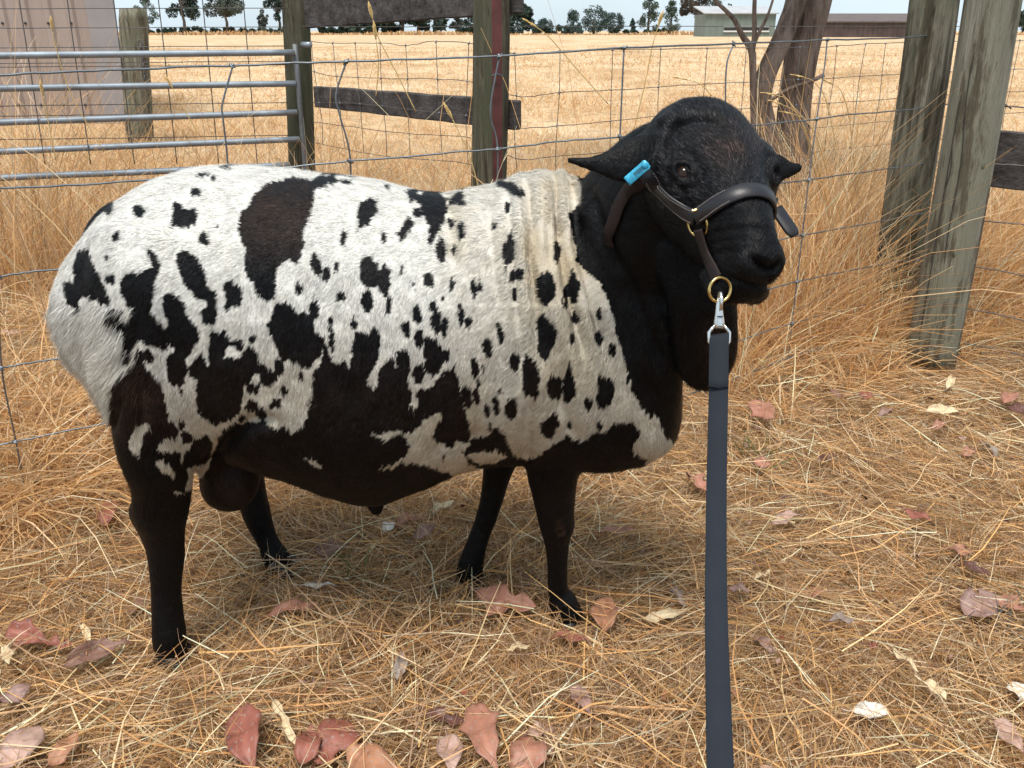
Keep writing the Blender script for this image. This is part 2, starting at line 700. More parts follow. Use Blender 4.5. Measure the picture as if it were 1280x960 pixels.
for (xa, ya, xb, yb) in ((sx1 + .003, SHY - .02, cx_, SHY - .02), (cx_ + .002, SHY - .019, cx_ - 1.75, SHY + 3.2)):
    d = Vector((xb - xa, yb - ya, 0)).normalized()
    n_ = Vector((d.y, -d.x, 0)) * .004
    r_ = []
    for z in (-.02, SH_H + .02):
        r_.append([Vector((xa, ya, z)) + n_, Vector((xb, yb, z)) + n_, Vector((xb, yb, z)) - n_, Vector((xa, ya, z)) - n_])
    g.loft(r_)
g.build('corner_flashing', M_FLASH, SH, smooth=False)
g = Geo()
rx0, rx1 = sx1 - 5.3, cx_ + .10
g.add([(rx0, SHY - .2, SH_H), (rx1, SHY - .2, SH_H), (rx1 - 1.8, SHY + 3.3, SH_H + .5), (rx0, SHY + 3.3, SH_H + .5), (rx0, SHY - .2, SH_H + .05), (rx1, SHY - .2, SH_H + .05), (rx1 - 1.8, SHY + 3.3, SH_H + .55), (rx0, SHY + 3.3, SH_H + .55)],
      [(3, 2, 1, 0), (4, 5, 6, 7), (0, 1, 5, 4), (1, 2, 6, 5), (2, 3, 7, 6), (3, 0, 4, 7)])
g.build('roof', M_FLASH, SH, smooth=False)

# ================================================================== TWIN-STEM TREE BEHIND THE RAM'S HEAD
t = NT('furrowed_bark')
_tc = t.new('ShaderNodeTexCoord').outputs['Object']
_a = t.noise(24, 6, .7, _tc, (1, 1, .16))
_b = t.noise(4, 4, .6, _tc)
t.base(t.mix(.6, t.ramp(_a, [(.32, (.065, .047, .037)), (.5, (.22, .165, .135)), (.7, (.34, .27, .225))]), t.ramp(_b, [(.35, (.62, .55, .5)), (.6, (1, 1, 1))]), 'MULTIPLY'))
t.set(rough=.95, spec=.1)
t.bump(_a, .9, .03)
M_BARK = t.m


def bark_tube(g, rows, n=18, seed=0):
    """rows px, py, Y, half width px"""
    rs = []
    for px, py, Y, r in rows:
        p = at(px, py, Y)
        dep = p.y * _ct - (p.z - CAM_H) * _st
        rs.append((*p, r * dep / FPX))
    c = smooth_curve(rs, len(rs) * 6)
    b0 = len(g.v)
    g.tube([Vector(r[:3]) for r in c], [r[3] for r in c], n=n)
    for i in range(b0, len(g.v)):
        v = g.v[i]
        k = i - b0
        d_ = math.sin((k % n) * 2.3 + seed) * .5 + math.sin((k % n) * 4.1 + v.z * 3 + seed * 2) * .5
        cc = Vector(c[min(len(c) - 1, k // n)][:3])
        g.v[i] = cc + (v - cc) * (1 + .09 * d_)
    return c


TY = 5.6
TR = thing('twin_stem_tree', (at(985, 250, TY).x, TY, 0), 'rough barked tree with two thick stems and a forked sapling stem, behind the ram\'s head', 'tree')
g = Geo()
tr1 = bark_tube(g, [(990, 262, TY, 34), (990, 225, TY, 27), (991, 180, TY, 21), (993, 130, TY, 20.5), (1000, 80, TY, 20.5), (1008, 40, TY, 21), (1018, 0, TY, 21), (1030, -60, TY + .1, 20), (1044, -160, TY + .2, 17), (1050, -260, TY + .3, 13)], seed=1)
g.build('trunk', M_BARK, TR)
g = Geo()
bark_tube(g, [(976, 235, TY - .1, 24), (963, 190, TY - .12, 18), (954, 150, TY - .14, 15), (952, 120, TY - .15, 13.5), (960, 88, TY - .15, 13), (974, 58, TY - .14, 13), (986, 28, TY - .12, 13), (996, -5, TY - .1, 13), (1004, -80, TY - .05, 12), (1000, -180, TY, 10), (985, -270, TY, 7)], seed=4)
g.build('trunk', M_BARK, TR)
g = Geo()
bark_tube(g, [(944, 180, TY - .3, 5), (942, 130, TY - .3, 4.6), (941, 85, TY - .3, 4.4), (939, 62, TY - .3, 4.6), (928, 45, TY - .3, 3.6), (918, 25, TY - .3, 3), (908, 14, TY - .3, 2.6), (890, -4, TY - .3, 2), (865, -40, TY - .3, 1.4)], n=8, seed=6)
bark_tube(g, [(940, 64, TY - .3, 4), (943, 45, TY - .3, 3.2), (943, 10, TY - .3, 2.8), (946, -60, TY - .3, 2), (944, -140, TY - .3, 1)], n=8, seed=7)
bark_tube(g, [(942, 56, TY - .3, 2.6), (950, 38, TY - .3, 2.2), (960, 18, TY - .3, 1.8), (972, -20, TY - .3, 1.2)], n=8, seed=8)
bark_tube(g, [(959, 128, TY - .35, 2), (985, 112, TY - .4, 2.4), (1010, 103, TY - .42, 2.2), (1030, 94, TY - .42, 2.6)], n=6, seed=9)
g.build('side_stems', M_BARK, TR)

M_FOL = tint_mat('foliage', rough=.6, trans=.25, spec=.25)


def leafage(n, centres, radii, size, col, spread=1.0, flat=1.0, seed=0, elong=1.6):
    """n small leaf faces gathered in clumps -> verts, quads, colours"""
    r = np.random.default_rng(seed)
    centres = np.asarray(centres, float)
    radii = np.asarray(radii, float)
    w = radii ** 2
    pk = r.choice(len(centres), n, p=w / w.sum())
    d = r.normal(0, 1, (n, 3))
    d /= np.linalg.norm(d, axis=1)[:, None]
    rad = radii[pk] * r.uniform(.25, 1, n) ** .5 * spread
    p = centres[pk] + d * rad[:, None] * np.array([1, 1, flat])
    a = r.normal(0, 1, (n, 3))
    a /= np.linalg.norm(a, axis=1)[:, None]
    b = np.cross(a, r.normal(0, 1, (n, 3)))
    b /= np.linalg.norm(b, axis=1)[:, None]
    s = size * r.uniform(.6, 1.4, n)[:, None]
    v = np.stack([p - a * s * elong, p + b * s * .6, p + a * s * elong, p - b * s * .6], 1).reshape(-1, 3)
    q = np.arange(n * 4).reshape(-1, 4)
    clump = r.uniform(.65, 1.35, len(centres))[pk]
    c = np.asarray(col)[None, :] * (clump * r.uniform(.75, 1.25, n))[:, None]
    return v, q, np.repeat(c, 4, 0)


def fol_obj(name, parts, parent=None):
    vs, qs, cs, b = [], [], [], 0
    for v, q_, c in parts:
        vs.append(v); qs.append(q_ + b); cs.append(c); b += len(v)
    v, q_ = np.concatenate(vs), np.concatenate(qs)
    me = np_mesh(name, v, q_.ravel(), np.full(len(q_), 4))
    point_color(me, np.concatenate(cs))
    return link(name, me, M_FOL, parent)


r_ = np.random.default_rng(5)
cs = [(tr1[-1][0] + r_.normal(0, .9), TY + r_.normal(0, .8), 3.3 + r_.uniform(-.6, 1.3)) for _ in range(26)]
fol_obj('crown', [leafage(6000, cs, r_.uniform(.25, .55, 26), .045, (.05, .065, .03), seed=3)], TR)

# ================================================================== FAR SIDE OF THE PADDOCK
FY = 225.0
GREEN = {'dark': (.045, .070, .052), 'mid': (.072, .098, .068), 'grey': (.092, .108, .086), 'blue': (.060, .094, .082), 'brown': (.10, .080, .062)}  # crown colours, lightened throughout to paint in the haze of distance
M_TRUNK = plain('far_bark', (.09, .075, .06), .9)


def pxm(Y, py=40):
    p = at(640, py, Y)
    return (p.y * _ct - (p.z - CAM_H) * _st) / FPX


def far_tree(px, ytop, wpx, kind, col, label, cat='tree', Y=FY, name='paddock_tree', seed=0, base=42.5, group='trees along the far side of the paddock', nleaf=900):
    m = pxm(Y)
    x0 = at(px, 40, Y).x
    H = max(1.2, (base - ytop) * m)
    W = wpx * m * 1.12
    root = thing(name, (x0, Y, 0), label, cat, group)
    r = np.random.default_rng(seed + 100)
    g = Geo()
    cs, rs = [], []
    if kind == 'gum':          # open crown on visible limbs
        th = H * .34
        g.tube([(x0, Y, -.2), (x0 + .02 * W, Y, th * .6), (x0 - .02 * W, Y, th), (x0, Y, H * .7)], [.045 * H * .7, .035 * H * .7, .028 * H * .7, .012 * H * .7], n=8)
        for i in range(22):
            a = r.uniform(0, 6.28)
            u = r.uniform(.30, .97)
            rr = W * .5 * math.sin(min(1, (u - .2) * 1.35) * math.pi) ** .6 * r.uniform(.25, 1)
            c = (x0 + math.cos(a) * rr, Y + math.sin(a) * rr, H * u)
            cs.append(c)
            rs.append(W * r.uniform(.09, .2))
            if i % 3 == 0:
                g.tube([(x0, Y, th * r.uniform(.8, 1.6)), ((x0 + c[0]) / 2, (Y + c[1]) / 2, H * (.25 + .5 * u)), c], [.012 * H, .008 * H, .003 * H], n=5)
    elif kind == 'round':
        g.tube([(x0, Y, -.2), (x0, Y, H * .5)], [.05 * H, .03 * H], n=8)
        for i in range(60):
            d = r.normal(0, 1, 3)
            d /= np.linalg.norm(d)
            cs.append((x0 + d[0] * W * .40, Y + d[1] * W * .40, H * .53 + d[2] * H * .40))
            rs.append(W * r.uniform(.09, .16))
    elif kind == 'cone':
        g.tube([(x0, Y, -.2), (x0, Y, H * .9)], [.04 * H, .008 * H], n=8)
        for i in range(48):
            u = r.uniform(.05, .98) ** .9
            a = r.uniform(0, 6.28)
            rr = W * .5 * (1 - u) ** .55 * r.uniform(.4, 1)
            cs.append((x0 + math.cos(a) * rr, Y + math.sin(a) * rr, H * u))
            rs.append(W * r.uniform(.08, .15))
    elif kind == 'flat':       # wide macrocarpa with layered boughs
        for k in range(5):
            xx = x0 + W * (-.3 + .16 * k)
            g.tube([(xx, Y, -.2), (xx + W * .02, Y, H * .6)], [.06 * H, .04 * H], n=8)
        for i in range(80):
            u = r.uniform(.12, 1)
            xx = r.uniform(-.5, .5) * W * (1.0 if u < .75 else .8) + (W * .04 if u > .5 else 0)
            cs.append((x0 + xx, Y + r.uniform(-.3, .3) * W, H * u))
            rs.append(H * r.uniform(.10, .22))
    else:                      # low scrub
        for i in range(26):
            cs.append((x0 + r.uniform(-.5, .5) * W, Y + r.uniform(-2, 2), H * r.uniform(.1, .8)))
            rs.append(H * r.uniform(.18, .34))
    if g.v:
        g.build('trunk', M_TRUNK, root)
    fl = .45 if kind == 'flat' else 1.0
    fol_obj('crown', [leafage(int(nleaf * 3.2), cs, rs, max(.14, W * .026), GREEN[col], seed=seed, flat=fl, elong=1.3)], root)
    return root


FT = [
    (186, -4, 24, 'gum', 'mid', 'narrow dark gum tree right beside the corrugated shed post'),
    (231, -32, 42, 'gum', 'dark', 'tall dark gum tree, second along from the shed'),
    (284, -26, 44, 'gum', 'grey', 'tall thin gum tree left of the gate post top'),
    (330, 15, 14, 'gum', 'grey', 'small pale straggly tree left of the round fence post'),
    (350, -22, 38, 'gum', 'dark', 'tall dark tree partly behind the left round post'),
    (500, 2, 112, 'flat', 'dark', 'broad dark flat topped cypress under the top fence board'),
    (571, 22, 16, 'gum', 'grey', 'small thin tree between the cypress and the middle post'),
    (588, 21, 16, 'round', 'dark', 'small rounded dark tree touching the left side of the middle post'),
    (653, 13, 42, 'gum', 'dark', 'dark spreading tree just right of the middle post'),
    (681, 26, 20, 'gum', 'blue', 'small open tree right of the dark spreading tree'),
    (716, 15, 26, 'cone', 'blue', 'pointed grey green tree left of the two rounded trees'),
    (742, 9, 30, 'round', 'blue', 'larger of the two rounded trees on the horizon'),
    (766, 18, 26, 'round', 'blue', 'smaller rounded tree, right of the larger one'),
    (790, 25, 10, 'cone', 'blue', 'tiny pointed tree between the rounded and the conical trees'),
    (810, -4, 30, 'cone', 'mid', 'tall conical tree, left of the two conical ones'),
    (838, 4, 24, 'cone', 'mid', 'conical tree right of the taller conical one'),
    (869, -26, 40, 'gum', 'brown', 'big brownish tree at the left end of the green shed'),
    (893, -18, 30, 'gum', 'mid', 'dark tree standing behind the green shed roof'),
    (1245, 12, 40, 'gum', 'dark', 'dark tree between the corner post and the right edge'),
    (1290, 16, 50, 'gum', 'mid', 'dark tree at the right edge of the view'),
]
for i, (px, yt, w, k, c, lb) in enumerate(FT):
    far_tree(px, yt, w, k, c, lb, seed=i + 1, Y=FY + (i % 5) * 6, nleaf=1500 if w > 35 else 900)
for i, (px, yt, w, c, lb) in enumerate([(205, 34.5, 46, 'dark', 'low dark hedge below the gum trees near the shed'), (262, 34, 60, 'mid', 'low hedge left of the thin gum tree'), (325, 35, 60, 'mid', 'low hedge left of the round fence post'), (420, 33, 90, 'dark', 'low dark hedge under the top board'), (610, 35.5, 80, 'blue', 'low scrub behind the middle post'),
                                        (700, 32, 60, 'blue', 'low scrub left of the rounded trees'), (800, 36, 70, 'mid', 'low scrub below the conical trees'), (1215, 33, 130, 'dark', 'low hedge beyond the corner post')]):
    far_tree(px, yt, w, 'scrub', c, lb, cat='hedge', name='hedge', group='hedges along the far side of the paddock', seed=40 + i, Y=FY + 14, nleaf=1300)


# ---- farm sheds on the far side
def farm_shed(name, label, px0, px1, ytop, ybase, Y, mat, roofmat, ribs, window=None, over=.4):
    m = pxm(Y)
    xa, xb = at(px0, 40, Y).x, at(px1, 40, Y).x
    H = at(px0, ytop, Y).z
    root = thing(name, ((xa + xb) / 2, Y, 0), label, 'shed')
    D = 9.0
    pw = (xb - xa) / ribs
    for k in range(ribs):
        g = Geo()
        x0, x1 = xa + k * pw, xa + (k + 1) * pw
        pr = [(x0, 0), (x0 + pw * .86, 0), (x0 + pw * .90, -.06), (x0 + pw * .98, -.06), (x1, 0)]
        g.loft([[Vector((a, Y + b, z)) for a, b in pr] + [Vector((a, Y + b + .04, z)) for a, b in pr[::-1]] for z in (-.1, H)])
        g.build('wall_panel', mat, root, smooth=False)
    g = Geo()
    for x_ in (xa, xb):
        g.box((x_, Y + D / 2, H / 2), .08, D - .1, H)
    g.box(((xa + xb) / 2, Y + D, H / 2), xb - xa, .08, H)
    g.build('wall', mat, root, smooth=False)
    g = Geo()
    g.add([(xa - over, Y - over, H), (xb + over, Y - over, H), (xb + over, Y + D, H + 1.2), (xa - over, Y + D, H + 1.2), (xa - over, Y - over, H + .15), (xb + over, Y - over, H + .15), (xb + over, Y + D, H + 1.35), (xa - over, Y + D, H + 1.35)],
          [(3, 2, 1, 0), (4, 5, 6, 7), (0, 1, 5, 4), (1, 2, 6, 5), (2, 3, 7, 6), (3, 0, 4, 7)])
    g.build('roof', roofmat, root, smooth=False)
    if window:
        wa, wb, wt, wbm = window
        x0, x1 = at(wa, 40, Y).x, at(wb, 40, Y).x
        z1, z0 = at(wa, wt, Y).z, at(wa, wbm, Y).z
        nW = 8
        for k in range(nW):
            g = Geo()
            a, b = x0 + (x1 - x0) * k / nW, x0 + (x1 - x0) * (k + 1) / nW
            g.box(((a + b) / 2, Y - .09, (z0 + z1) / 2), (b - a) * .94, .04, z1 - z0)
            g.build('window', plain('dark_glass', (.02, .022, .025), .2), root, smooth=False)
        g = Geo()
        g.box(((x0 + x1) / 2, Y - .12, z0 - .14), x1 - x0 + .3, .1, .22)
        g.box(((x0 + x1) / 2, Y - .12, z1 + .10), x1 - x0 + .3, .1, .16)
        g.build('window_frame', plain('white_trim', (.62, .62, .60), .6), root, smooth=False)


M_GSHED = plain('green_grey_cladding', (.165, .20, .175), .7, noise=(.5, .15))
M_GROOF = plain('pale_roof', (.36, .36, .36), .6, noise=(.5, .15))
M_RSHED = plain('red_brown_cladding', (.075, .05, .044), .7, noise=(.8, .3))
M_RROOF = plain('dull_brown_roof', (.10, .075, .066), .8, noise=(.5, .2))
farm_shed('farm_shed', 'pale green farm shed with a long dark window strip across the paddock', 881, 968, 17.5, 45, 150, M_GSHED, M_GROOF, 12, (905, 960, 34, 38))
farm_shed('farm_shed', 'red brown board shed beyond the paddock, between the tree trunks and the posts', 1030, 1190, 28, 46, 138, M_RSHED, M_RROOF, 26)

# ================================================================== A FEW TALL SEEDING GRASS STALKS
M_SEED = tint_mat('seed_head', rough=.7, trans=.2)


def stalk(pts, label, head=.042, hw=.0055):
    p = [at(px, py, Y) for px, py, Y in pts]
    root = thing('grass_stalk', (p[0].x, p[0].y, float(zg([p[0].x], [p[0].y])[0])), label, 'grass', 'tall dry seeding grass stalks')
    c = smooth_curve([tuple(v) for v in p], 24)
    g = Geo()
    g.tube([Vector(v) for v in c], [.0016] * 18 + [.0011] * 6, n=5)
    me = g.mesh('stem')
    point_color(me, np.tile(np.array([.60, .42, .18]), (len(g.v), 1)))
    link('stem', me, M_SEED, root)
    g = Geo()
    e = Vector(c[-1])
    d = (Vector(c[-1]) - Vector(c[-4])).normalized()
    a = e
    n = 46
    for i in range(n):
        u = i / n
        q = e + d * (head * u) + Vector((0, 0, -.5)) * (head * u) ** 1.6
        an = i * 2.4
        o = Vector((math.cos(an), math.sin(an), .4 * math.sin(an * 1.7)))
        wv = hw * math.sin(math.pi * min(.98, u * .9 + .1)) * 1.0
        g.tube([q, q + d * .004 + o * wv * .6, q + d * .011 + o * wv], [.0010, .0013, .0003], n=4)
    me = g.mesh('seed_head')
    point_color(me, np.tile(np.array([.66, .47, .20]), (len(g.v), 1)))
    link('seed_head', me, M_SEED, root)


for pts, lb in [
    ([(1045, 300, 2.9), (1020, 220, 2.85), (1005, 160, 2.8), (985, 126, 2.8), (970, 119, 2.8)], 'curved stalk with its seed head bent left in front of the tree trunks, uppermost'),
    ([(1050, 310, 2.95), (1028, 230, 2.9), (1010, 170, 2.85), (994, 140, 2.85), (978, 131, 2.85)], 'arching seed head just below the uppermost one by the trunks'),
    ([(1060, 300, 2.9), (1038, 230, 2.88), (1022, 175, 2.86), (1008, 150, 2.86), (992, 143, 2.86)], 'drooping seed head in front of the thicker trunk'),
    ([(1070, 300, 3.0), (1050, 210, 3.0), (1034, 130, 3.0), (1018, 103, 3.0), (1006, 97, 3.0)], 'seed head crossing the top of the thicker trunk'),
    ([(1085, 320, 3.0), (1070, 220, 3.0), (1062, 150, 3.0), (1052, 115, 3.0), (1042, 106, 3.0)], 'leaning seed stalk between the trunks and the thin post'),
    ([(600, 240, 2.3), (585, 190, 2.3), (566, 150, 2.3)], 'stalk with a golden seed head against the lower fence board'),
    ([(520, 140, 2.6), (495, 90, 2.6), (472, 45, 2.6), (466, 25, 2.6)], 'tall stalk rising over the upper fence board'),
    ([(470, 120, 2.6), (473, 80, 2.6), (470, 50, 2.6)], 'thin stalk beside the tall one under the upper board'),
    ([(250, 170, 3.0), (232, 140, 3.0), (216, 111, 3.0)], 'short stalk with a golden head in front of the second gate bar'),
    ([(130, 190, 3.0), (90, 120, 3.0), (70, 60, 3.0), (66, 40, 3.0)], 'tall thin stalk in front of the corrugated wall'),
    ([(70, 200, 2.8), (60, 150, 2.8), (54, 120, 2.8)], 'low stalk in front of the corrugated wall near the left edge'),
    ([(790, 170, 2.7), (805, 110, 2.7), (815, 60, 2.7), (822, 35, 2.7)], 'tall stalk right of the upright wire above the ram\'s shoulder'),
    ([(760, 130, 2.6), (720, 85, 2.6), (688, 48, 2.6), (672, 35, 2.6)], 'leaning stalk right of the middle post'),
    ([(890, 120, 2.9), (875, 105, 2.9), (860, 100, 2.9)], 'short seed head above the ram\'s forehead'),
]:
    stalk(pts, lb)
# ================================================================== FENCES, GATE, POSTS
def wood(name, a, b, scale=1.0, green=None, rough=.85):
    t = NT(name)
    tc = t.new('ShaderNodeTexCoord')
    ob = tc.outputs['Object']
    g1 = t.noise(34 * scale, 8, .7, ob, (1, 1, .045))
    g2 = t.noise(5 * scale, 4, .6, ob, (1, 1, .25))
    g3 = t.noise(150 * scale, 3, .6, ob, (1, 1, .05))
    col = t.ramp(g1, [(.36, tuple(x * .5 for x in a)), (.45, a), (.56, b), (.68, tuple(min(1, x * 1.3) for x in b))])
    if green:
        gr = t.ramp(g2, [(.40, (0, 0, 0)), (.60, (1, 1, 1))])
        col = t.mix(gr, col, green)
    st = t.ramp(t.noise(9 * scale, 7, .72, ob, (1.3, 1.3, .22)), [(.44, (.42, .35, .31)), (.50, (1, 1, 1))])
    col = t.mix(.8, col, st, 'MULTIPLY')
    t.base(col)
    t.set(rough=rough, spec=.2)
    ad = t.new('ShaderNodeMath', operation='ADD')
    t.ln(g1, ad.inputs[0])
    t.ln(g3, ad.inputs[1])
    t.bump(ad.outputs[0], .9, .008)
    return t.m


M_POST = wood('weathered_post', (.15, .132, .102), (.325, .30, .24), 1.6, (.215, .205, .15))
M_POST2 = wood('grey_green_post', (.11, .098, .072), (.25, .23, .175), 1.6, (.145, .142, .098))
M_POST3 = wood('old_round_post', (.07, .06, .042), (.145, .125, .088), 1.6, (.075, .076, .046))
t = NT('grey_board')
_tc = t.new('ShaderNodeTexCoord').outputs['Object']
_a = t.noise(26, 6, .65, _tc, (.07, 1, 1))
_b = t.noise(110, 4, .6, _tc, (.06, 1, 1))
t.base(t.mix(.5, t.ramp(_a, [(.3, (.032, .027, .025)), (.5, (.075, .066, .063)), (.7, (.125, .112, .108))]), t.ramp(_b, [(.35, (.3, .29, .28)), (.6, (1, 1, 1))]), 'MULTIPLY'))
t.set(rough=.9, spec=.15)
t.bump(_b, .6, .004)
M_BOARD = t.m
M_WIRE = plain('galvanised_wire', (.17, .185, .20), .45, .75, noise=(40, .25))
M_WIREOLD = plain('weathered_wire', (.115, .105, .10), .6, .55, noise=(40, .25))
M_GALV = plain('galvanised_pipe', (.27, .30, .33), .48, .5, noise=(14, .22))
M_RUST = plain('red_oxide_steel', (.085, .018, .014), .6, .0, noise=(30, .35))


def post(name, base, top, r, mat, parent=None, n=20, flat=None, taper=.97, seed=0, z0=-.05):
    """split or round timber post from a ground point to its top, with a worn rim"""
    g = Geo()
    base, top = Vector(base), Vector(top)
    rings = []
    m = 14
    rs = random.Random(seed)
    ph = [rs.uniform(0, 6.28) for _ in range(6)]
    for i in range(m + 1):
        u = i / m
        c = base.lerp(top, u)
        rr = r * (1 - (1 - taper) * u)
        ring = []
        for k in range(n):
            a = 2 * math.pi * k / n
            q = rr * (1 + .03 * math.sin(2 * a + ph[0] + u * 1.2) + .022 * math.sin(5 * a + ph[1]) + .012 * math.sin(9 * a + ph[2] + 3 * u))
            for (fa, fd) in (flat or ()):
                dd = math.cos(a - fa)
                if dd > 0 and q * dd > fd * r:
                    q = fd * r / dd
            if i == m:
                q *= .93
            ring.append(c + Vector((math.cos(a) * q, math.sin(a) * q, 0)) + Vector((.004 * math.sin(u * 5 + ph[3]), 0, 0)))
        rings.append(ring)
    g.loft(rings)
    # drying cracks: narrow grooves pressed in along the grain
    return g.build(name, mat, parent)


def wire_pts(pts, n, sag=.0, jit=.0):
    c = smooth_curve([tuple(p) for p in pts], n)
    return [Vector(p) + Vector((0, 0, float(rng.normal(0, jit)))) for p in c]


KNOT = None


def knot(p, parent, mat, r=.0062, name='knot'):
    """a wrapped wire knot; all share one mesh"""
    global KNOT
    if KNOT is None:
        g = Geo()
        g.ball((0, 0, 0), .0050, .0040, .0050, 8, 6)
        g.tube([(-.0075, 0, -.001), (-.003, -.004, .002), (.003, -.004, -.002), (.0075, 0, .001)], .0018, n=5)
        KNOT = g.mesh('knot')
        KNOT.materials.append(mat)
    o = bpy.data.objects.new(name, KNOT)
    COL.objects.link(o)
    o.parent = parent
    s = r / .0062
    o.scale = (s, s, s)
    o.rotation_euler = (rng.uniform(-.4, .4), rng.uniform(-3, 3), rng.uniform(-.5, .5))
    o.location = Vector(p) - parent.location
    return o


# ---- front wire fence ------------------------------------------------
FW = thing('wire_fence', (at(625, 200, 1.95).x, 1.95, 0), 'grey knotted wire stock fence running close behind the ram', 'fence')
WIRES = [
    [(-160, 101), (0, 94), (120, 88), (290, 82), (433, 77), (625, 70), (780, 60), (908, 55), (1028, 50), (1130, 47), (1184, 41)],
    [(-160, 249), (0, 236), (120, 230), (284, 216), (433, 202), (560, 191), (625, 186), (700, 177), (775, 171), (900, 161), (1020, 149), (1062, 143), (1130, 138), (1167, 132), (1200, 129)],
    [(-160, 372), (0, 346), (70, 337), (284, 325), (433, 308), (625, 290), (775, 262), (900, 240), (975, 229), (1010, 225), (1115, 210), (1155, 204), (1195, 201)],
    [(-160, 490), (0, 460), (95, 446), (284, 428), (433, 405), (625, 382), (775, 342), (900, 316), (1003, 294), (1100, 277), (1147, 268), (1192, 266)],
    [(-160, 590), (0, 556), (20, 552), (140, 528), (284, 505), (433, 485), (625, 455), (775, 412), (900, 378), (997, 352), (1090, 333), (1130, 326), (1185, 328)],
    [(-160, 680), (0, 646), (35, 634), (100, 622), (175, 602), (284, 578), (433, 552), (625, 520), (775, 472), (900, 434), (992, 404), (1085, 380), (1125, 374), (1180, 378)],
    [(-160, 745), (0, 712), (47, 698), (175, 668), (284, 640), (433, 612), (625, 572), (775, 520), (900, 480), (988, 447), (1080, 420), (1120, 412), (1172, 416)],
]


def wline(w):
    (ax_, ay_), (bx_, by_) = w[0], w[1]
    w = [(ax_ - 400, ay_ + (ay_ - by_) / (bx_ - ax_) * 400 * .9)] + w
    pts = []
    for px, py in w:
        y = fence_y(px)
        # the wires pass behind the big post and staple on the face of the thin one
        pts.append(at(px, py, y))
    return pts


for i, w in enumerate(WIRES):
    p = wire_pts(wline(w), 90, jit=.0007)
    g = Geo()
    g.tube(p, .0019 if i else .0021, n=6)
    g.build('line_wire', M_WIRE, FW)


def wy(i, px):
    w = WIRES[i]
    return float(np.interp(px, [a for a, _ in w], [b for _, b in w]))


STAYS = [
    [(-120, 0), (-112, 1), (-105, 2), (-98, 3), (-92, 4), (-85, 5), (-78, 6)],
    [(-8, 0), (-4, 1), (-2, 2), (2, 3), (20, 4), (35, 5), (46, 6)],
    [(291, 0), ((278, 130),), ((279, 150),), (285, 1), (282, 2), (286, 3), (290, 4), (296, 5), (300, 6)],
    [(433, 0), ((420, 118),), ((425, 145),), (438, 1), (436, 2), (436, 3), (436, 4), (438, 5), (440, 6)],
    [(624, 0), ((613, 140),), (622, 1), (620, 2), (620, 3), (622, 4), (620, 5), (620, 6)],
    [(780, 0), (775, 1), (772, 2), (770, 3), (768, 4), (765, 5), (762, 6)],
    [(917, 0), ((908, 85),), (906, 1), (900, 2), (896, 3), (890, 4), (886, 5), (882, 6)],
    [(1034, 0), ((1031, 80),), (1021, 1), (1011, 2), (1003, 3), (996, 4), (990, 5), (985, 6)],
]
for st in STAYS:
    path, ks = [], []
    for s in st:
        if len(s) == 1:
            px, py = s[0]
            path.append(at(px, py, fence_y(px) - .002))
        else:
            px, i = s
            p = at(px, wy(i, px), fence_y(px) - .002)
            path.append(p)
            ks.append(p)
    g = Geo()
    g.tube(wire_pts(path, 40), .0019, n=6)
    g.build('stay_wire', M_WIRE, FW)
    for p in ks:
        knot(p + Vector((0, -.002, 0)), FW, M_WIRE)

# red steel picket that carries the wire
bx = at(622, 186, 1.975)
tx_ = at(619, 0, 1.975)
g = Geo()
top = Vector((bx.x, 1.975, 1.16))
prof = [(-.0175, 0), (-.0175, .0035), (-.0025, .0045), (-.0022, .030), (.0022, .030), (.0025, .0045), (.0175, .0035), (.0175, 0)]
rings = []
for z in (-.05, .3, .7, 1.16):
    rings.append([Vector((bx.x + a * .60, 1.968 + b, z)) for a, b in prof])
g.loft(rings)
PK = g.build('steel_picket', M_RUST, FW, smooth=False)
tag(PK, 'dark red steel picket')
g = Geo()
for z_ in (.86, .62):
    g.tube([(bx.x - .012, 1.962, z_), (bx.x, 1.955, z_ + .006), (bx.x + .012, 1.962, z_)], .0017, n=5)
g.build('tie_wire', M_WIRE, FW)

# thin upright strainer the wire is stapled to, and the heavy corner post beside it
# (each follows its measured foot and lean)
ft = at(1115, 425, 2.80)
tp_ = at(1171, 0, 2.80)
ft.z, dirp = 0, None
lean = (at(1158, 60, 2.80) - at(1119, 370, 2.80)).normalized()
base = at(1119, 370, 2.80)
base = base - lean * (base.z + .02) / lean.z
P_THIN = post('strainer_post', base, base + lean * 1.28, .068, M_POST2, FW, flat=((-1.57 - .35, .72), (.4, .8)), seed=3)
tag(P_THIN, 'half round grey green post, left of the pair')

CP = thing('corner_post', (0, 0, 0), 'thick weathered grey corner post standing right of the thinner green post', 'fence post')
lean = (at(1236, 30, 2.50) - at(1171, 400, 2.50)).normalized()
base = at(1171, 400, 2.50)
base = base - lean * (base.z + .02) / lean.z
CP.location = (base.x, base.y, 0)
CP.matrix_basis = Matrix.Translation((base.x, base.y, 0))
pm = post('post', base, base + lean * 1.36, .0715, M_POST, CP, n=26, seed=5)
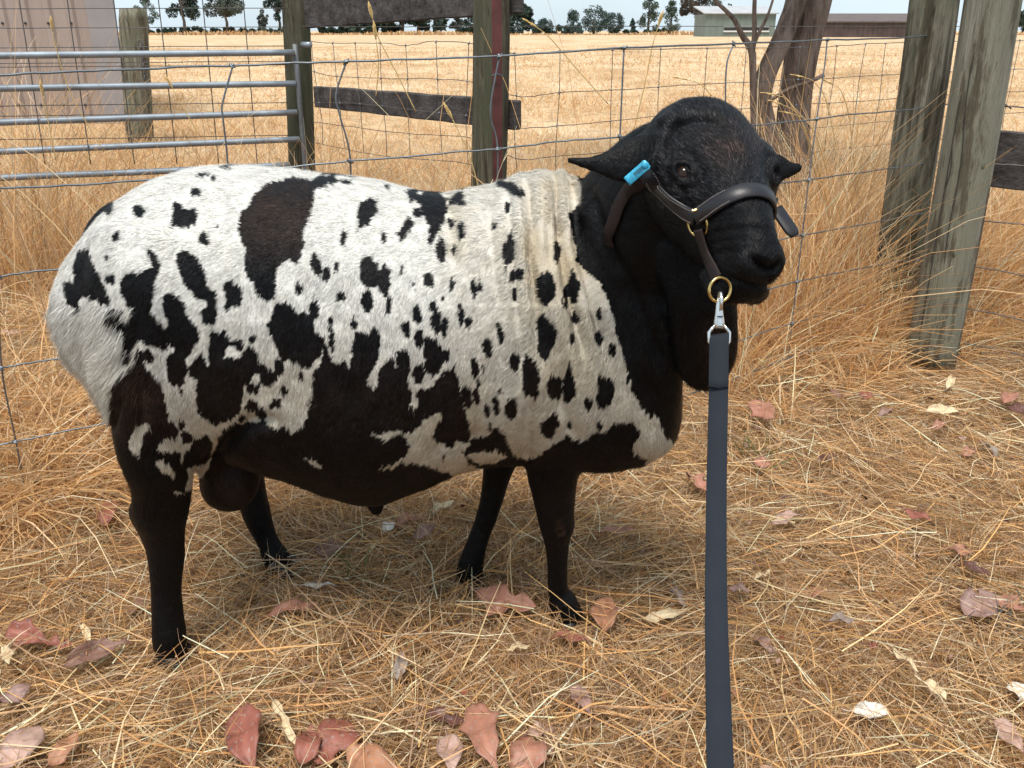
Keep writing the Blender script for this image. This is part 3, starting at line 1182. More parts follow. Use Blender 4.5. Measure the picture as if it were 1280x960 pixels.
# long drying cracks, as thin dark splinters set into the face
M_CRACK = plain('crack_shadow_wood', (.035, .030, .024), .95)
g = Geo()
for px_, y0_, y1_ in ((1203, 60, 330), (1186, 180, 420), (1222, 30, 210), (1212, 250, 400), (1229, 70, 160), (1195, 120, 240)):
    q = []
    for i in range(14):
        u = i / 13
        yy = y0_ + (y1_ - y0_) * u
        xx = px_ - (yy - 200) * .148 + 1.6 * math.sin(u * 9 + px_)
        q.append(at(xx, yy, 2.50 - .0705))
    # project each on to the round face
    q2 = []
    for p_ in q:
        ax_p = base + lean * ((p_.z - base.z) / lean.z)
        dx_ = max(-.06, min(.06, p_.x - ax_p.x))
        q2.append(Vector((ax_p.x + dx_, ax_p.y - math.sqrt(max(1e-5, .0700 ** 2 - dx_ ** 2)), p_.z)))
    g.tube(q2, [.0004] + [.0016] * 12 + [.0004], n=6)
tag(g.build('drying_crack', M_CRACK, CP), kind='stuff')
# knots in the timber
for px_, py_ in ((1228, 207), (1167, 318), (1194, 318)):
    p_ = at(px_, py_, 2.50 - .07)
    ax_p = base + lean * ((p_.z - base.z) / lean.z)
    dx_ = max(-.062, min(.062, p_.x - ax_p.x))
    c = Vector((ax_p.x + dx_, ax_p.y - math.sqrt(max(1e-5, .0705 ** 2 - dx_ ** 2)), p_.z))
    g = Geo()
    g.ball(c, .0085, .003, .012, 12, 6)
    g.build('timber_knot', M_POST2, CP)
# wire panel and board running off to the right of the corner post
for w in ([(1212, 130), (1227, 131), (1290, 135), (1400, 142)], [(1192, 204), (1240, 205), (1290, 208), (1400, 220)], [(1188, 274), (1226, 276), (1285, 282), (1400, 300)], [(1184, 331), (1224, 334), (1285, 346), (1400, 372)], [(1178, 386), (1215, 387), (1285, 402), (1400, 432)], [(1170, 428), (1215, 431), (1285, 446), (1400, 480)]):
    p = wire_pts([at(px, py, 2.56 - (px - 1190) * .0009) for px, py in w], 30, jit=.0006)
    g = Geo()
    g.tube(p, .0019, n=6)
    g.build('line_wire', M_WIREOLD, CP)
g = Geo()
c = at(1256, 131, 2.50)
g.tube([at(1256, 130, 2.50), at(1260, 133, 2.495), at(1264, 136, 2.495)], .002, n=5)
g.build('wire_tail', M_WIREOLD, CP)
g = Geo()
b0, b1 = at(1236, 198, 2.62), at(1420, 214, 2.40)
ax = (b1 - b0).normalized()
up_ = Vector((0, 0, 1)) - ax * ax.z
up_.normalize()
nn_ = ax.cross(up_)
hb = .079
rings = []
for i in range(13):
    c = b0.lerp(b1, i / 12)
    e = .0008 * math.sin(i * 1.7)
    rings.append([c + up_ * (hb + e) - nn_ * .014, c + up_ * (hb + e) + nn_ * .014, c - up_ * (hb - e) + nn_ * .014, c - up_ * (hb - e) - nn_ * .014])
g.loft(rings)
bevel_obj(g.build('rail', M_BOARD, CP, smooth=False), .003)

# ---- post and rail yard fence with netting ---------------------------
YF = thing('rail_fence', (at(612, 200, 2.9).x, 2.9, 0), 'grey post and rail fence with netting behind the wire fence, two posts and two boards', 'fence')
base = at(611, 225, 2.90)
lean = (at(612.5, 0, 2.90) - at(610.5, 210, 2.90)).normalized()
lean = (lean + Vector((0, 0, 0))).normalized()
base = base - lean * (base.z + .02) / lean.z
pm = post('post', base, base + lean * 1.42, .0565, M_POST3, YF, seed=8)
MIDB, MIDL = base, lean
base = at(376, 190, 3.80)
lean = (at(371, 5, 3.80) - at(377, 170, 3.80)).normalized()
base = base - lean * (base.z + .02) / lean.z
pm = post('post', base, base + lean * 1.42, .0555, M_POST3, YF, seed=9)
LB, LL = base, lean


def board(p0, p1, h, th, name, parent, grow=0.0):
    ax = (p1 - p0).normalized()
    up = (Vector((0, 0, 1)) - ax * ax.z).normalized()
    n_ = ax.cross(up)
    rings = []
    m = 16
    for i in range(m + 1):
        c = p0.lerp(p1, i / m)
        e, e2 = .0012 * math.sin(i * 1.3 + h * 50), .0012 * math.sin(i * 2.1 + 1) + grow * i / m
        rings.append([c + up * (h / 2 + e) - n_ * th / 2, c + up * (h / 2 + e) + n_ * th / 2, c - up * (h / 2 + e2) + n_ * th / 2, c - up * (h / 2 + e2) - n_ * th / 2])
    g = Geo()
    g.loft(rings)
    return bevel_obj(g.build(name, M_BOARD, parent, smooth=False), .0035)


# board centres measured at their two ends; they sit on the far face of the middle post
a_, b_ = at(396, 120.5, 3.72), at(648, 142, 2.90)
board(a_, b_, (at(391, 107, 3.72) - at(391, 134, 3.72)).length * .96, .032, 'rail', YF, .010)
a_, b_ = at(384, 13, 3.74), at(651, -12, 2.90)
board(a_, b_, .128, .032, 'rail', YF)
g = Geo()
p_ = at(380, 56, 3.72)
g.tube([p_ + Vector((-.01, .02, 0)), p_ + Vector((.03, -.03, 0))], .011, n=10)
g.build('bolt', M_GALV, YF)


def rear_y(px):
    return float(np.interp(px, [330, 376, 612, 700, 960, 1100, 1400], [3.9, 3.75, 2.88, 2.98, 3.4, 3.68, 4.3]))


RW = [
    [(372, 33), (500, 33.5), (612, 33), (880, 33), (1180, 33), (1300, 33)],
    [(385, 52), (420, 54), (480, 54), (505, 57), (540, 52), (586, 54), (612, 61), (650, 68), (700, 64), (780, 62), (910, 60), (1020, 59), (1082, 55), (1180, 52), (1290, 50)],
    [(388, 88), (415, 95), (480, 98), (545, 99), (586, 102), (612, 110), (651, 121), (700, 116), (780, 112), (880, 105), (930, 103), (1030, 98), (1080, 95), (1180, 90), (1290, 86)],
    [(388, 128), (450, 130), (545, 141), (586, 145), (612, 152), (640, 160), (698, 157), (760, 152), (880, 139), (1020, 130), (1080, 126), (1180, 119), (1290, 113)],
    [(390, 152), (450, 160), (500, 166), (586, 172), (612, 182), (650, 199), (698, 195), (760, 190), (880, 174), (1020, 160), (1080, 154), (1180, 146), (1290, 140)],
    [(392, 178), (480, 195), (586, 205), (650, 228), (760, 224), (880, 208), (1020, 190), (1180, 174), (1290, 166)],
]


def ry(i, px):
    return float(np.interp(px, [a for a, _ in RW[i]], [b for _, b in RW[i]]))


for w in RW:
    g = Geo()
    g.tube(wire_pts([at(px, py, rear_y(px)) for px, py in w], 80, jit=.0008), .0013, n=5)
    g.build('netting_wire', M_WIREOLD, YF)
for px in (389, 416, 444, 475, 507, 545, 586, 643, 700, 766, 826, 884, 933, 1000, 1046, 1082, 1107, 1160, 1192, 1258, 1275):
    pts = []
    o_ = 0
    for i in range(1, 6):
        lean_ = (px - 640) * -.00032
        xx = px + (ry(i, px) - ry(1, px)) * lean_ + o_
        o_ += float(rng.normal(.4, 1.3)) + (2.5 if px == 643 and i == 1 else 0)
        pts.append(at(xx, ry(i, xx), rear_y(xx) - .0015))
    g = Geo()
    g.tube(wire_pts(pts, 26), .0013, n=5)
    g.build('netting_stay', M_WIREOLD, YF)
    for p in pts[:3]:
        knot(p, YF, M_WIRE, .0042)

# ---- pipe gate -------------------------------------------------------
GT = thing('gate', (at(375, 200, 3.78).x, 3.78, 0), 'galvanised five bar pipe gate with square mesh, left of the post, half sunk in grass', 'gate')


def gate_y(px):
    return float(np.interp(px, [-300, 0, 376], [2.80, 3.20, 3.70]))


GR = [((-300, 73), (0, 69.5), (368, 65.5)), ((-300, 116), (0, 110.5), (369, 104.5)), ((-300, 163), (0, 153), (371, 140.5)), ((-300, 205), (0, 189.5), (374, 174)), ((-300, 245), (0, 222.5), (180, 215), (362, 206))]
for r_ in GR:
    g = Geo()
    g.tube(wire_pts([at(px, py, gate_y(px)) for px, py in r_], 24), .0118, n=12)
    g.build('bar', M_GALV, GT)
g = Geo()
p0_, p1_ = at(368.5, 55, 3.70), at(382, 215, 3.70)
g.tube([p0_, p0_.lerp(p1_, .3), p1_, p1_ + (p1_ - p0_) * .35], .0098, n=12)
g.build('stile', plain('dull_pipe', (.13, .135, .14), .6, .4, noise=(14, .3)), GT)
GM = [10.5, 34.5, 58.5, 78, 82.5, 105, 130.5, 143, 172]
for i, y_ in enumerate(GM):
    g = Geo()
    drop = y_ * .03
    g.tube(wire_pts([at(px, y_ + (-px + 180) / 380 * (drop + .6), gate_y(px) + .02) for px in (-250, -60, 90, 240, 360)], 30, jit=.0004), .0016, n=5)
    g.build('mesh_wire', M_WIREOLD, GT)
for px in (-155, -95, -36, 24, 84, 142, 198, 253, 304):
    g = Geo()
    pts = []
    for y_ in (-25, 10, 60, 110, 160, 205):
        xx = px + y_ * (640 - px) / 3900
        pts.append(at(xx, y_, gate_y(px) + .017))
    g.tube(wire_pts(pts, 16), .0020, n=5)
    g.build('mesh_upright', M_WIREOLD, GT)

# old netting hanging on the gate post side, thin uprights with rings
SP = thing('gate_post', (0, 0, 0), 'squared grey green timber post with a hanging chain beside the corrugated shed', 'post')
pc_ = at(168, 100, 8.3)
SP.location = (pc_.x, 8.3, 0)
SP.matrix_basis = Matrix.Translation((pc_.x, 8.3, 0))
lean = (at(166.5, 12, 8.3) - at(173, 150, 8.3)).normalized()
b_ = at(173, 150, 8.3)
b_ = b_ - lean * (b_.z + .02) / lean.z
tpz = at(166.5, 11, 8.3)
post('post', b_, b_ + lean * ((tpz.z - b_.z) / lean.z), .128, M_POST2, SP, n=22, flat=((-1.57, .86), (0, .9), (3.14, .9)), seed=12)
c0 = at(176, 55, 8.15)
c1 = at(182, 101, 8.15)
for i in range(13):
    p = c0.lerp(c1, i / 12)
    g = Geo()
    r_ = .030 if i in (0,) else .019
    ax_ = Vector((0, 1, 0)) if i % 2 == 0 else Vector((1, .2, 0))
    u_v = Vector((0, 0, 1))
    w_v = ax_.cross(u_v).normalized()
    g.tube([p + u_v * (math.cos(2 * math.pi * k / 12) * r_ * 1.15) + w_v * (math.sin(2 * math.pi * k / 12) * r_ * .7) for k in range(12)], .0055, n=5, closed=True)
    g.build('chain_link', M_WIREOLD, SP)
# ================================================================== THE RAM
def interp(xs, ys, x):
    return float(np.interp(x, xs, ys))


BY = 1.285     # distance of the ram's middle plane
G = Geo()

# ---- trunk: oval sections whose back and belly follow the measured outline
TOP = [(108, 345), (112, 312), (124, 278), (150, 246), (188, 223), (232, 211), (285, 206), (350, 210), (420, 217), (475, 226),
       (515, 237), (550, 241), (580, 236), (615, 228), (655, 214), (700, 209), (735, 226), (770, 272), (805, 340), (830, 400), (848, 470)]
BOT = [(100, 395), (108, 430), (120, 462), (155, 515), (220, 560), (300, 580), (370, 603), (430, 627), (470, 632), (530, 611), (580, 586),
       (640, 577), (700, 585), (760, 590), (812, 580), (838, 562), (850, 535)]
HW = [(100, .04), (110, .1), (125, .14), (160, .18), (220, .205), (300, .213), (400, .218), (500, .212), (600, .2), (680, .19), (740, .172), (800, .145), (835, .11), (852, .04)]
topw = np.array([[*at(x, y, BY)] for x, y in TOP])
botw = np.array([[*at(x, y, BY - .10)] for x, y in BOT])
x0, x1 = topw[0, 0] - .004, topw[-1, 0] + .004
hwx = [at(x, 420, BY).x for x, _ in HW]
NS, NR = 60, 44
us = np.linspace(0, 1, NS)
xs = x0 + (x1 - x0) * (0.5 - 0.5 * np.cos(math.pi * us))
rings = []
for x in xs:
    a = interp(hwx, [w for _, w in HW], x)
    # depression angles of the grazing sight lines over the back and under the belly
    zt, zb = interp(topw[:, 0], topw[:, 2], x), interp(botw[:, 0], botw[:, 2], x)
    pt = math.atan2(CAM_H - zt, BY)
    pb = math.atan2(CAM_H - zb, BY - .10)
    zc, b = (zt + zb) / 2, (zt - zb) / 2
    for _ in range(30):
        ht = math.sqrt((a * math.sin(pt)) ** 2 + (b * math.cos(pt)) ** 2)
        hb = math.sqrt((a * math.sin(pb)) ** 2 + (b * math.cos(pb)) ** 2)
        # distance under ray: -sin*Yc - cos*(zc-H)
        e1 = -math.sin(pt) * BY - math.cos(pt) * (zc - CAM_H) - ht
        e2 = -math.sin(pb) * BY - math.cos(pb) * (zc - CAM_H) + hb
        zt_, zb_ = e1 / math.cos(pt), e2 / math.cos(pb)
        zc += (zt_ + zb_) / 2 * .7
        b += (zt_ - zb_) / 2 * .7
        b = max(b, 0.01)
    ring = []
    for k in range(NR):
        t = 2 * math.pi * k / NR
        c, s = math.cos(t), math.sin(t)
        e = 0.92
        cy = math.copysign(abs(c) ** e, c)
        sz = math.copysign(abs(s) ** e, s)
        ring.append(Vector((x, BY - a * cy, zc + b * sz)))
    rings.append(ring)
G.loft(rings)


def limb(spec, n=14, sub=5, ratio=1.0):
    """spec rows: px, py, Y, pixel half width, depth half width as a share of it"""
    rows = []
    for px, py, Y, rp, rr in spec:
        p = at(px, py, Y)
        dep = p.y * _ct - (p.z - CAM_H) * _st
        rows.append((*p, rp * dep / FPX, rp * dep / FPX * rr))
    c = smooth_curve(rows, len(rows) * sub)
    G.tube([Vector(r[:3]) for r in c], [(r[3], r[4]) for r in c], n=n, ref=(1, 0, 0))


# ---- legs: haunch / shoulder muscle, joint, shank, pastern
limb([(215, 300, 1.20, 95, .9), (205, 370, 1.17, 98, .95), (196, 440, 1.15, 84, 1.0), (196, 505, 1.135, 60, 1.15), (198, 560, 1.13, 48, 1.15), (203, 605, 1.135, 36, 1.1),
      (201, 642, 1.14, 34, .95), (205, 668, 1.145, 26, .9), (208, 700, 1.15, 23, .9), (208, 740, 1.15, 17.5, .9), (210, 772, 1.15, 18, 1.0), (212, 798, 1.15, 21, 1.0), (217, 818, 1.15, 21, 1.0)])
limb([(270, 420, 1.42, 70, .9), (285, 520, 1.43, 45, 1.0), (310, 600, 1.425, 22, 1.1), (322, 645, 1.42, 17, 1.1), (334, 675, 1.415, 14, 1.0), (344, 696, 1.41, 17, 1.0), (352, 712, 1.405, 17, 1.0)])
limb([(700, 400, 1.20, 70, .8), (696, 470, 1.195, 62, .8), (692, 530, 1.20, 50, .9), (691, 585, 1.21, 35, 1.05), (693, 622, 1.22, 28, 1.1), (695, 652, 1.225, 23, 1.1), (696, 682, 1.23, 16.5, 1.05),
      (696, 715, 1.235, 13.5, 1.0), (698, 742, 1.24, 14.5, 1.0), (705, 760, 1.24, 20, 1.0), (712, 774, 1.237, 21, 1.0)])
limb([(650, 480, 1.36, 45, .9), (634, 545, 1.365, 30, 1.0), (622, 590, 1.365, 20, 1.1), (613, 632, 1.36, 16, 1.1), (602, 665, 1.355, 13.5, 1.0), (592, 695, 1.35, 15, 1.0), (588, 716, 1.35, 17, 1.0), (590, 733, 1.347, 17, 1.0)])
# knees, fetlocks and hock points
for px, py, Y, r_ in ((700, 655, 1.222, 21), (705, 757, 1.238, 18.5), (609, 645, 1.358, 16), (588, 712, 1.348, 16), (212, 790, 1.148, 20.5), (347, 700, 1.408, 17)):
    p_ = at(px, py, Y)
    k_ = r_ * (p_.y * _ct - (p_.z - CAM_H) * _st) / FPX
    G.ball(p_, k_, k_, k_ * 1.25, 12, 8)
limb([(178, 632, 1.14, 12, 1.0), (172, 640, 1.14, 13, 1.0), (182, 664, 1.145, 11, 1.0), (194, 700, 1.15, 8, 1.0), (198, 760, 1.15, 7, 1.0)], n=10)
# ---- fat rump lobe and tail
limb([(166, 330, 1.22, 58, 1.5), (127, 380, 1.2, 47, 1.7), (119, 428, 1.19, 34, 1.8), (134, 474, 1.18, 20, 1.8), (145, 520, 1.18, 10, 1.6), (150, 545, 1.19, 6, 1.5)])
limb([(170, 250, 1.30, 8, 2.0), (150, 261, 1.30, 13, 1.8), (130, 277, 1.295, 14, 1.8), (114, 304, 1.29, 12, 1.8), (104, 338, 1.285, 10, 1.8), (102, 380, 1.28, 10, 1.5)])
# ---- scrotum, sheath
limb([(292, 555, 1.25, 24, .9), (289, 580, 1.245, 36, 1.0), (287, 606, 1.24, 38, 1.0), (287, 626, 1.24, 28, 1.0), (287, 637, 1.24, 10, 1.0)])
limb([(248, 505, 1.20, 42, 1.0), (258, 545, 1.20, 34, 1.0), (262, 575, 1.21, 24, 1.0), (262, 596, 1.22, 10, 1.0)])
limb([(455, 585, 1.28, 26, .8), (465, 612, 1.275, 18, .9), (470, 632, 1.27, 11, 1.0), (471, 643, 1.27, 6, 1.0)])
# ---- chest front
limb([(770, 430, 1.22, 62, 1.3), (800, 480, 1.215, 50, 1.4), (806, 530, 1.21, 44, 1.4), (800, 556, 1.21, 30, 1.4)])

# ---- neck: thick, sweeping up and round towards the camera
limb([(700, 400, 1.285, 150, .75), (745, 375, 1.28, 132, .82), (785, 335, 1.26, 112, .9), (815, 278, 1.22, 106, .95), (842, 236, 1.18, 96, .95), (868, 210, 1.14, 80, .9)], n=26)
limb([(800, 330, 1.2, 70, .8), (812, 400, 1.18, 60, .8), (818, 460, 1.17, 40, .9), (824, 520, 1.185, 26, 1.2)], n=18)
# ---- throat and dewlap hanging below the jaw
limb([(868, 300, 1.13, 60, .7), (876, 360, 1.115, 48, .6), (881, 415, 1.115, 43, .55), (880, 455, 1.12, 38, .55), (878, 480, 1.12, 25, .5), (877, 490, 1.12, 8, .5)], n=16)

# ---- head, built in its own frame
HS = .83                                       # head size
HC = at(889, 227, 1.07)                        # between the eyes
HF = Vector((.19, -.86, -.42)).normalized()    # nose direction
HU = (Vector((0.06, 0, 1)) - HF * Vector((0.06, 0, 1)).dot(HF)).normalized()
HR = HF.cross(HU)                              # the ram's right-hand side seen from behind = image left is -HR


def hp(s, r, u):
    return HC + HF * (s * HS * (.88 if s > 0 else 1)) + HR * (r * HS * 1.04) + HU * (u * HS)


HEAD = [  # s, centre height, half width, up radius, down radius
    (-.135, .008, .034, .036, .036), (-.12, .008, .060, .058, .06), (-.09, .006, .080, .078, .09), (-.05, .004, .088, .080, .105), (-.01, .002, .087, .080, .11),
    (.03, 0, .079, .078, .104), (.07, -.002, .063, .071, .094), (.11, -.004, .048, .064, .082), (.145, -.008, .039, .061, .072), (.175, -.012, .035, .057, .064),
    (.20, -.017, .032, .050, .056), (.218, -.022, .029, .039, .044), (.23, -.025, .017, .022, .026)]
hr = smooth_curve(HEAD, 44)
rings = []
for s, cu, w, ru, rd in hr:
    ring = []
    for k in range(28):
        t = 2 * math.pi * k / 28
        c, sn = math.cos(t), math.sin(t)
        e = 1.0 if s < .08 else .93
        x = math.copysign(abs(c) ** e, c) * w
        y = math.copysign(abs(sn) ** e, sn) * (ru if sn > 0 else rd)
        ring.append(hp(s, x, cu + y))
    rings.append(ring)
G.loft(rings)
# brow ridges over the orbits
for sd in (-1, 1):
    G.tube([hp(-.03, sd * .066, .036), hp(.0, sd * .072, .030), hp(.03, sd * .069, .020), hp(.06, sd * .058, .008)], [.014, .019, .018, .014], n=10)
# fleshy nostril wings and lips
for sd in (-1, 1):
    G.tube([hp(.19, sd * .02, .014), hp(.212, sd * .022, .004), hp(.222, sd * .017, -.014)], [.012, .013, .011], n=10)
    G.tube([hp(.15, sd * .032, -.06), hp(.19, sd * .026, -.06), hp(.212, sd * .014, -.056)], [.015, .017, .014], n=10)
# scur (horn bud) under the skin
G.ball(hp(-.06, .055, .06), .022, .016, .012, 10, 8)


def ear(spec):
    """rows px,py,Y, half width in px; a leaf-shaped, slightly cupped shell"""
    rows = []
    for px, py, Y, rp in spec:
        p = at(px, py, Y)
        dep = p.y * _ct - (p.z - CAM_H) * _st
        rows.append((*p, rp * dep / FPX))
    c = smooth_curve(rows, 26)
    G.tube([Vector(r[:3]) for r in c], [(r[3], max(.0055, r[3] * .36)) for r in c], n=14, ref=(0, .35, .94))


ear([(838, 196, 1.09, 28), (818, 200, 1.06, 35), (797, 203, 1.045, 34), (773, 205, 1.04, 25), (748, 205, 1.04, 14), (727, 203, 1.044, 7.5), (709, 200, 1.05, 4.5)])
ear([(950, 205, 1.05, 20), (966, 208, 1.05, 21), (981, 211, 1.05, 15), (993, 211, 1.052, 9), (1003, 208, 1.054, 5)])

rough_me = G.mesh('ram_rough')
rough = bpy.data.objects.new('ram_rough', rough_me)
COL.objects.link(rough)
md = rough.modifiers.new('remesh', 'REMESH')
md.mode = 'VOXEL'
md.voxel_size = 0.0034
md.adaptivity = 0
dg = bpy.context.evaluated_depsgraph_get()
ev = rough.evaluated_get(dg)
skin_me = bpy.data.meshes.new_from_object(ev)
bpy.data.objects.remove(rough)
nv = len(skin_me.vertices)
V = np.empty(nv * 3, np.float32)
skin_me.vertices.foreach_get('co', V)
V = V.reshape(-1, 3).astype(float)
ne = len(skin_me.edges)
E = np.empty(ne * 2, np.int32)
skin_me.edges.foreach_get('vertices', E)
E = E.reshape(-1, 2)
deg = np.bincount(E.ravel(), minlength=nv).astype(float)


def relax(X, it, lam=.5, mask=None):
    for _ in range(it):
        S = np.zeros_like(X)
        for a in range(X.shape[1]):
            S[:, a] = np.bincount(E[:, 0], X[E[:, 1], a], nv) + np.bincount(E[:, 1], X[E[:, 0], a], nv)
        d = (S / deg[:, None] - X) * lam
        X = X + (d if mask is None else d * mask)
    return X


# smooth joints strongly on trunk, gently on head and feet
P2 = project(V)
headish = ((V - np.array(HC)) @ np.array(HF) > -.10) & (np.linalg.norm(V - np.array(HC), axis=1) < .33) & (P2[:, 1] < 380)
earish = headish & ((P2[:, 0] < 822) | (P2[:, 0] > 974)) & (P2[:, 1] < 228)
m = np.where(headish, .5, 1.0)[:, None]
m[V[:, 2] < .40] = .6
m[V[:, 2] < .12] = .3
m[earish] = .06
V = relax(V, 34, .5, m)
V = relax(V, 4, .5, np.where(earish, .15, 1.)[:, None])


def vnormals(X):
    skin_me.vertices.foreach_set('co', X.astype(np.float32).ravel())
    skin_me.update()
    nn = np.empty(nv * 3, np.float32)
    skin_me.vertex_normals.foreach_get('vector', nn)
    return nn.reshape(-1, 3).astype(float)


N = vnormals(V)


# ---- sculpted relief: neck folds, elbow fold, flank, face creases (measured along the flank)
def seg_dist(p, a, b):
    a, b = np.asarray(a, float), np.asarray(b, float)
    d = b - a
    t = np.clip(((p - a) @ d) / (d @ d), 0, 1)
    return np.linalg.norm(p - (a + t[:, None] * d), axis=1), t


def crease(P, pts, width, depth, near=None, taper=True):
    """signed groove along a polyline in flank coordinates"""
    best = np.full(len(P), 1e9)
    tt = np.zeros(len(P))
    for i in range(len(pts) - 1):
        d, t = seg_dist(P, pts[i], pts[i + 1])
        k = d < best
        best[k] = d[k]
        tt[k] = (i + t[k]) / (len(pts) - 1)
    w = np.exp(-(best / width) ** 2)
    if taper:
        w *= np.clip(np.minimum(tt, 1 - tt) * 5 + .15, 0, 1)
    if near is not None:
        w = w * near
    return w * depth


def flank(X):
    """pixel-like coordinates of the near flank; the far side is folded over on to it"""
    X = X.copy()
    far = X[:, 1] > BY
    notneck = X[:, 0] < at(760, 400, BY).x
    k = far & notneck
    X[k, 1] = 2 * BY - X[k, 1]
    return project(X)


P = flank(V)
d = np.zeros(nv)
for pts, w, dp in [
    ([(694, 212), (697, 250), (700, 300), (710, 350), (722, 400), (735, 450)], 7.5, -.015),
    ([(712, 212), (716, 250), (722, 300), (735, 350), (752, 410), (765, 460)], 7.5, -.009),
    ([(660, 222), (663, 260), (664, 320), (672, 390), (680, 450)], 7, -.009),
    ([(681, 222), (684, 280), (690, 340)], 4, -.005),
    ([(686, 213), (690, 260), (693, 300), (700, 350)], 5, .006),
    ([(706, 214), (709, 250), (714, 300)], 5, .006),
    ([(676, 216), (678, 260), (680, 320)], 6, .005),
    ([(636, 222), (638, 280), (645, 350), (652, 430), (655, 480)], 8, -.0065),
    ([(618, 226), (616, 280), (622, 340), (628, 400)], 7, -.004),
    ([(652, 222), (652, 290), (658, 370), (664, 440)], 5, .004),
    ([(690, 350), (694, 410), (704, 470), (700, 520)], 9, -.005),
    ([(560, 240), (566, 290), (570, 350)], 10, -.004),
    ([(604, 235), (606, 290), (612, 360)], 10, -.003),
    ([(255, 600), (280, 560), (310, 530), (350, 525)], 9, -.016),
    ([(655, 590), (664, 560), (662, 530), (668, 500)], 8, -.008),
    ([(730, 560), (716, 540), (702, 500)], 10, -.005),
    ([(540, 560), (600, 545), (640, 560)], 12, -.006),
    ([(152, 470), (158, 430), (150, 390)], 8, -.010),
    ([(140, 540), (150, 500), (152, 470)], 5, -.008),
    ([(760, 300), (790, 360), (815, 420), (835, 470)], 9, -.006),
    ([(735, 230), (752, 290), (775, 350)], 7, -.007),
]:
    d += crease(P, pts, w, dp)
nf = (N @ np.array([0, -1, .2])) > -.1      # only skin that faces the near side
near_head = (headish & nf).astype(float)
for pts, w, dp in [
    ([(834, 200), (836, 176), (848, 157), (870, 149), (893, 150), (915, 160)], 4.0, -.008),
    ([(828, 190), (832, 166), (846, 147), (868, 139), (895, 139), (915, 146)], 7.0, .0028),
    ([(846, 196), (848, 178), (860, 164), (880, 159), (900, 164)], 8.0, .002),
    ([(836, 205), (846, 199), (858, 199), (868, 206)], 3.0, -.004),
    ([(838, 210), (846, 204), (858, 204), (867, 211)], 3.0, .003),
    ([(840, 220), (848, 226), (860, 227), (870, 221)], 3.0, -.003),
    ([(850, 232), (856, 246), (866, 258)], 3.5, -.003),
    ([(862, 230), (868, 244), (876, 254)], 4, .002),
    ([(885, 296), (910, 288), (940, 284), (968, 288)], 3.0, -.0035),
    ([(888, 307), (912, 300), (935, 297)], 3.0, -.0035),
    ([(890, 318), (915, 312), (938, 304)], 3.2, -.004),
    ([(938, 322), (948, 330), (958, 338), (966, 338), (974, 326)], 3.4, -.009),
    ([(940, 312), (955, 322), (964, 326), (974, 314)], 5.0, .005),
    ([(962, 340), (962, 350), (960, 360)], 2.0, -.005),
    ([(906, 346), (918, 351), (940, 358), (960, 360), (975, 352)], 2.6, -.005),
    ([(955, 172), (962, 190), (966, 214)], 6, .003),
    ([(890, 200), (915, 180), (940, 176)], 18, .002),
]:
    d += crease(P2 if False else project(V), pts, w, dp, near_head)
# eye sockets: hollow with a raised rim, both sides of the head
_b = BVHTree.FromPolygons([Vector(v) for v in V], [tuple(p.vertices) for p in skin_me.polygons])
_r = ray(854, 214)
EYE_L = np.array(_b.ray_cast(CAMP, _r)[0])
EYE_L_N = N[np.argmin(np.linalg.norm(V - EYE_L, axis=1))]
_hr = np.array(HR)
EYE_R = EYE_L - ((EYE_L - np.array(HC)) @ _hr) * _hr - .058 * _hr
EYE_R_N = EYE_L_N - 2 * (EYE_L_N @ _hr) * _hr
for e_ in (EYE_L, EYE_R):
    k_ = np.argmin(np.linalg.norm(V - e_, axis=1))
    q_ = (V - e_)
    long_ = np.array(HF)
    long_ = np.array((HF + HU * .1).normalized())
    r_ = np.sqrt((q_ @ long_ / 1.6) ** 2 + np.maximum((q_ ** 2).sum(1) - (q_ @ long_) ** 2, 0))
    d[~earish] += (-.0055 * np.exp(-(r_ / .0052) ** 2) + .0042 * np.exp(-((r_ - .0105) / .0035) ** 2) - .0032 * np.exp(-((r_ - .0185) / .0045) ** 2))[~earish]
low = vnoise(V * 9.0, 3) - .5
mid = vnoise(V * 24.0, 5) - .5
d += (low * .006 + mid * .0025) * np.where(headish, .25, 1.0)
V = V + N * d[:, None]
V = relax(V, 2, .5, np.where(headish, .5, 1.)[:, None])
N = vnormals(V)

# ---- coat pattern: (origin of a measuring sheet, scale) then outlines on that sheet
S1 = .375
BLACK = []
WHITE = []


def blk(ox, oy, pts): BLACK.append(np.array(pts, float) * S1 + (ox, oy))
def wht(ox, oy, pts): WHITE.append(np.array(pts, float) * S1 + (ox, oy))


def spots(ox, oy, rows, store=None):
    for r in rows:
        cx, cy, rx, ry = r[:4]
        tl = math.radians(r[4]) if len(r) > 4 else 0
        q = []
        for k in range(12):
            a = 2 * math.pi * k / 12
            x, y = rx * math.cos(a), ry * math.sin(a)
            q.append((cx + x * math.cos(tl) - y * math.sin(tl), cy + x * math.sin(tl) + y * math.cos(tl)))
        blk(ox, oy, q)


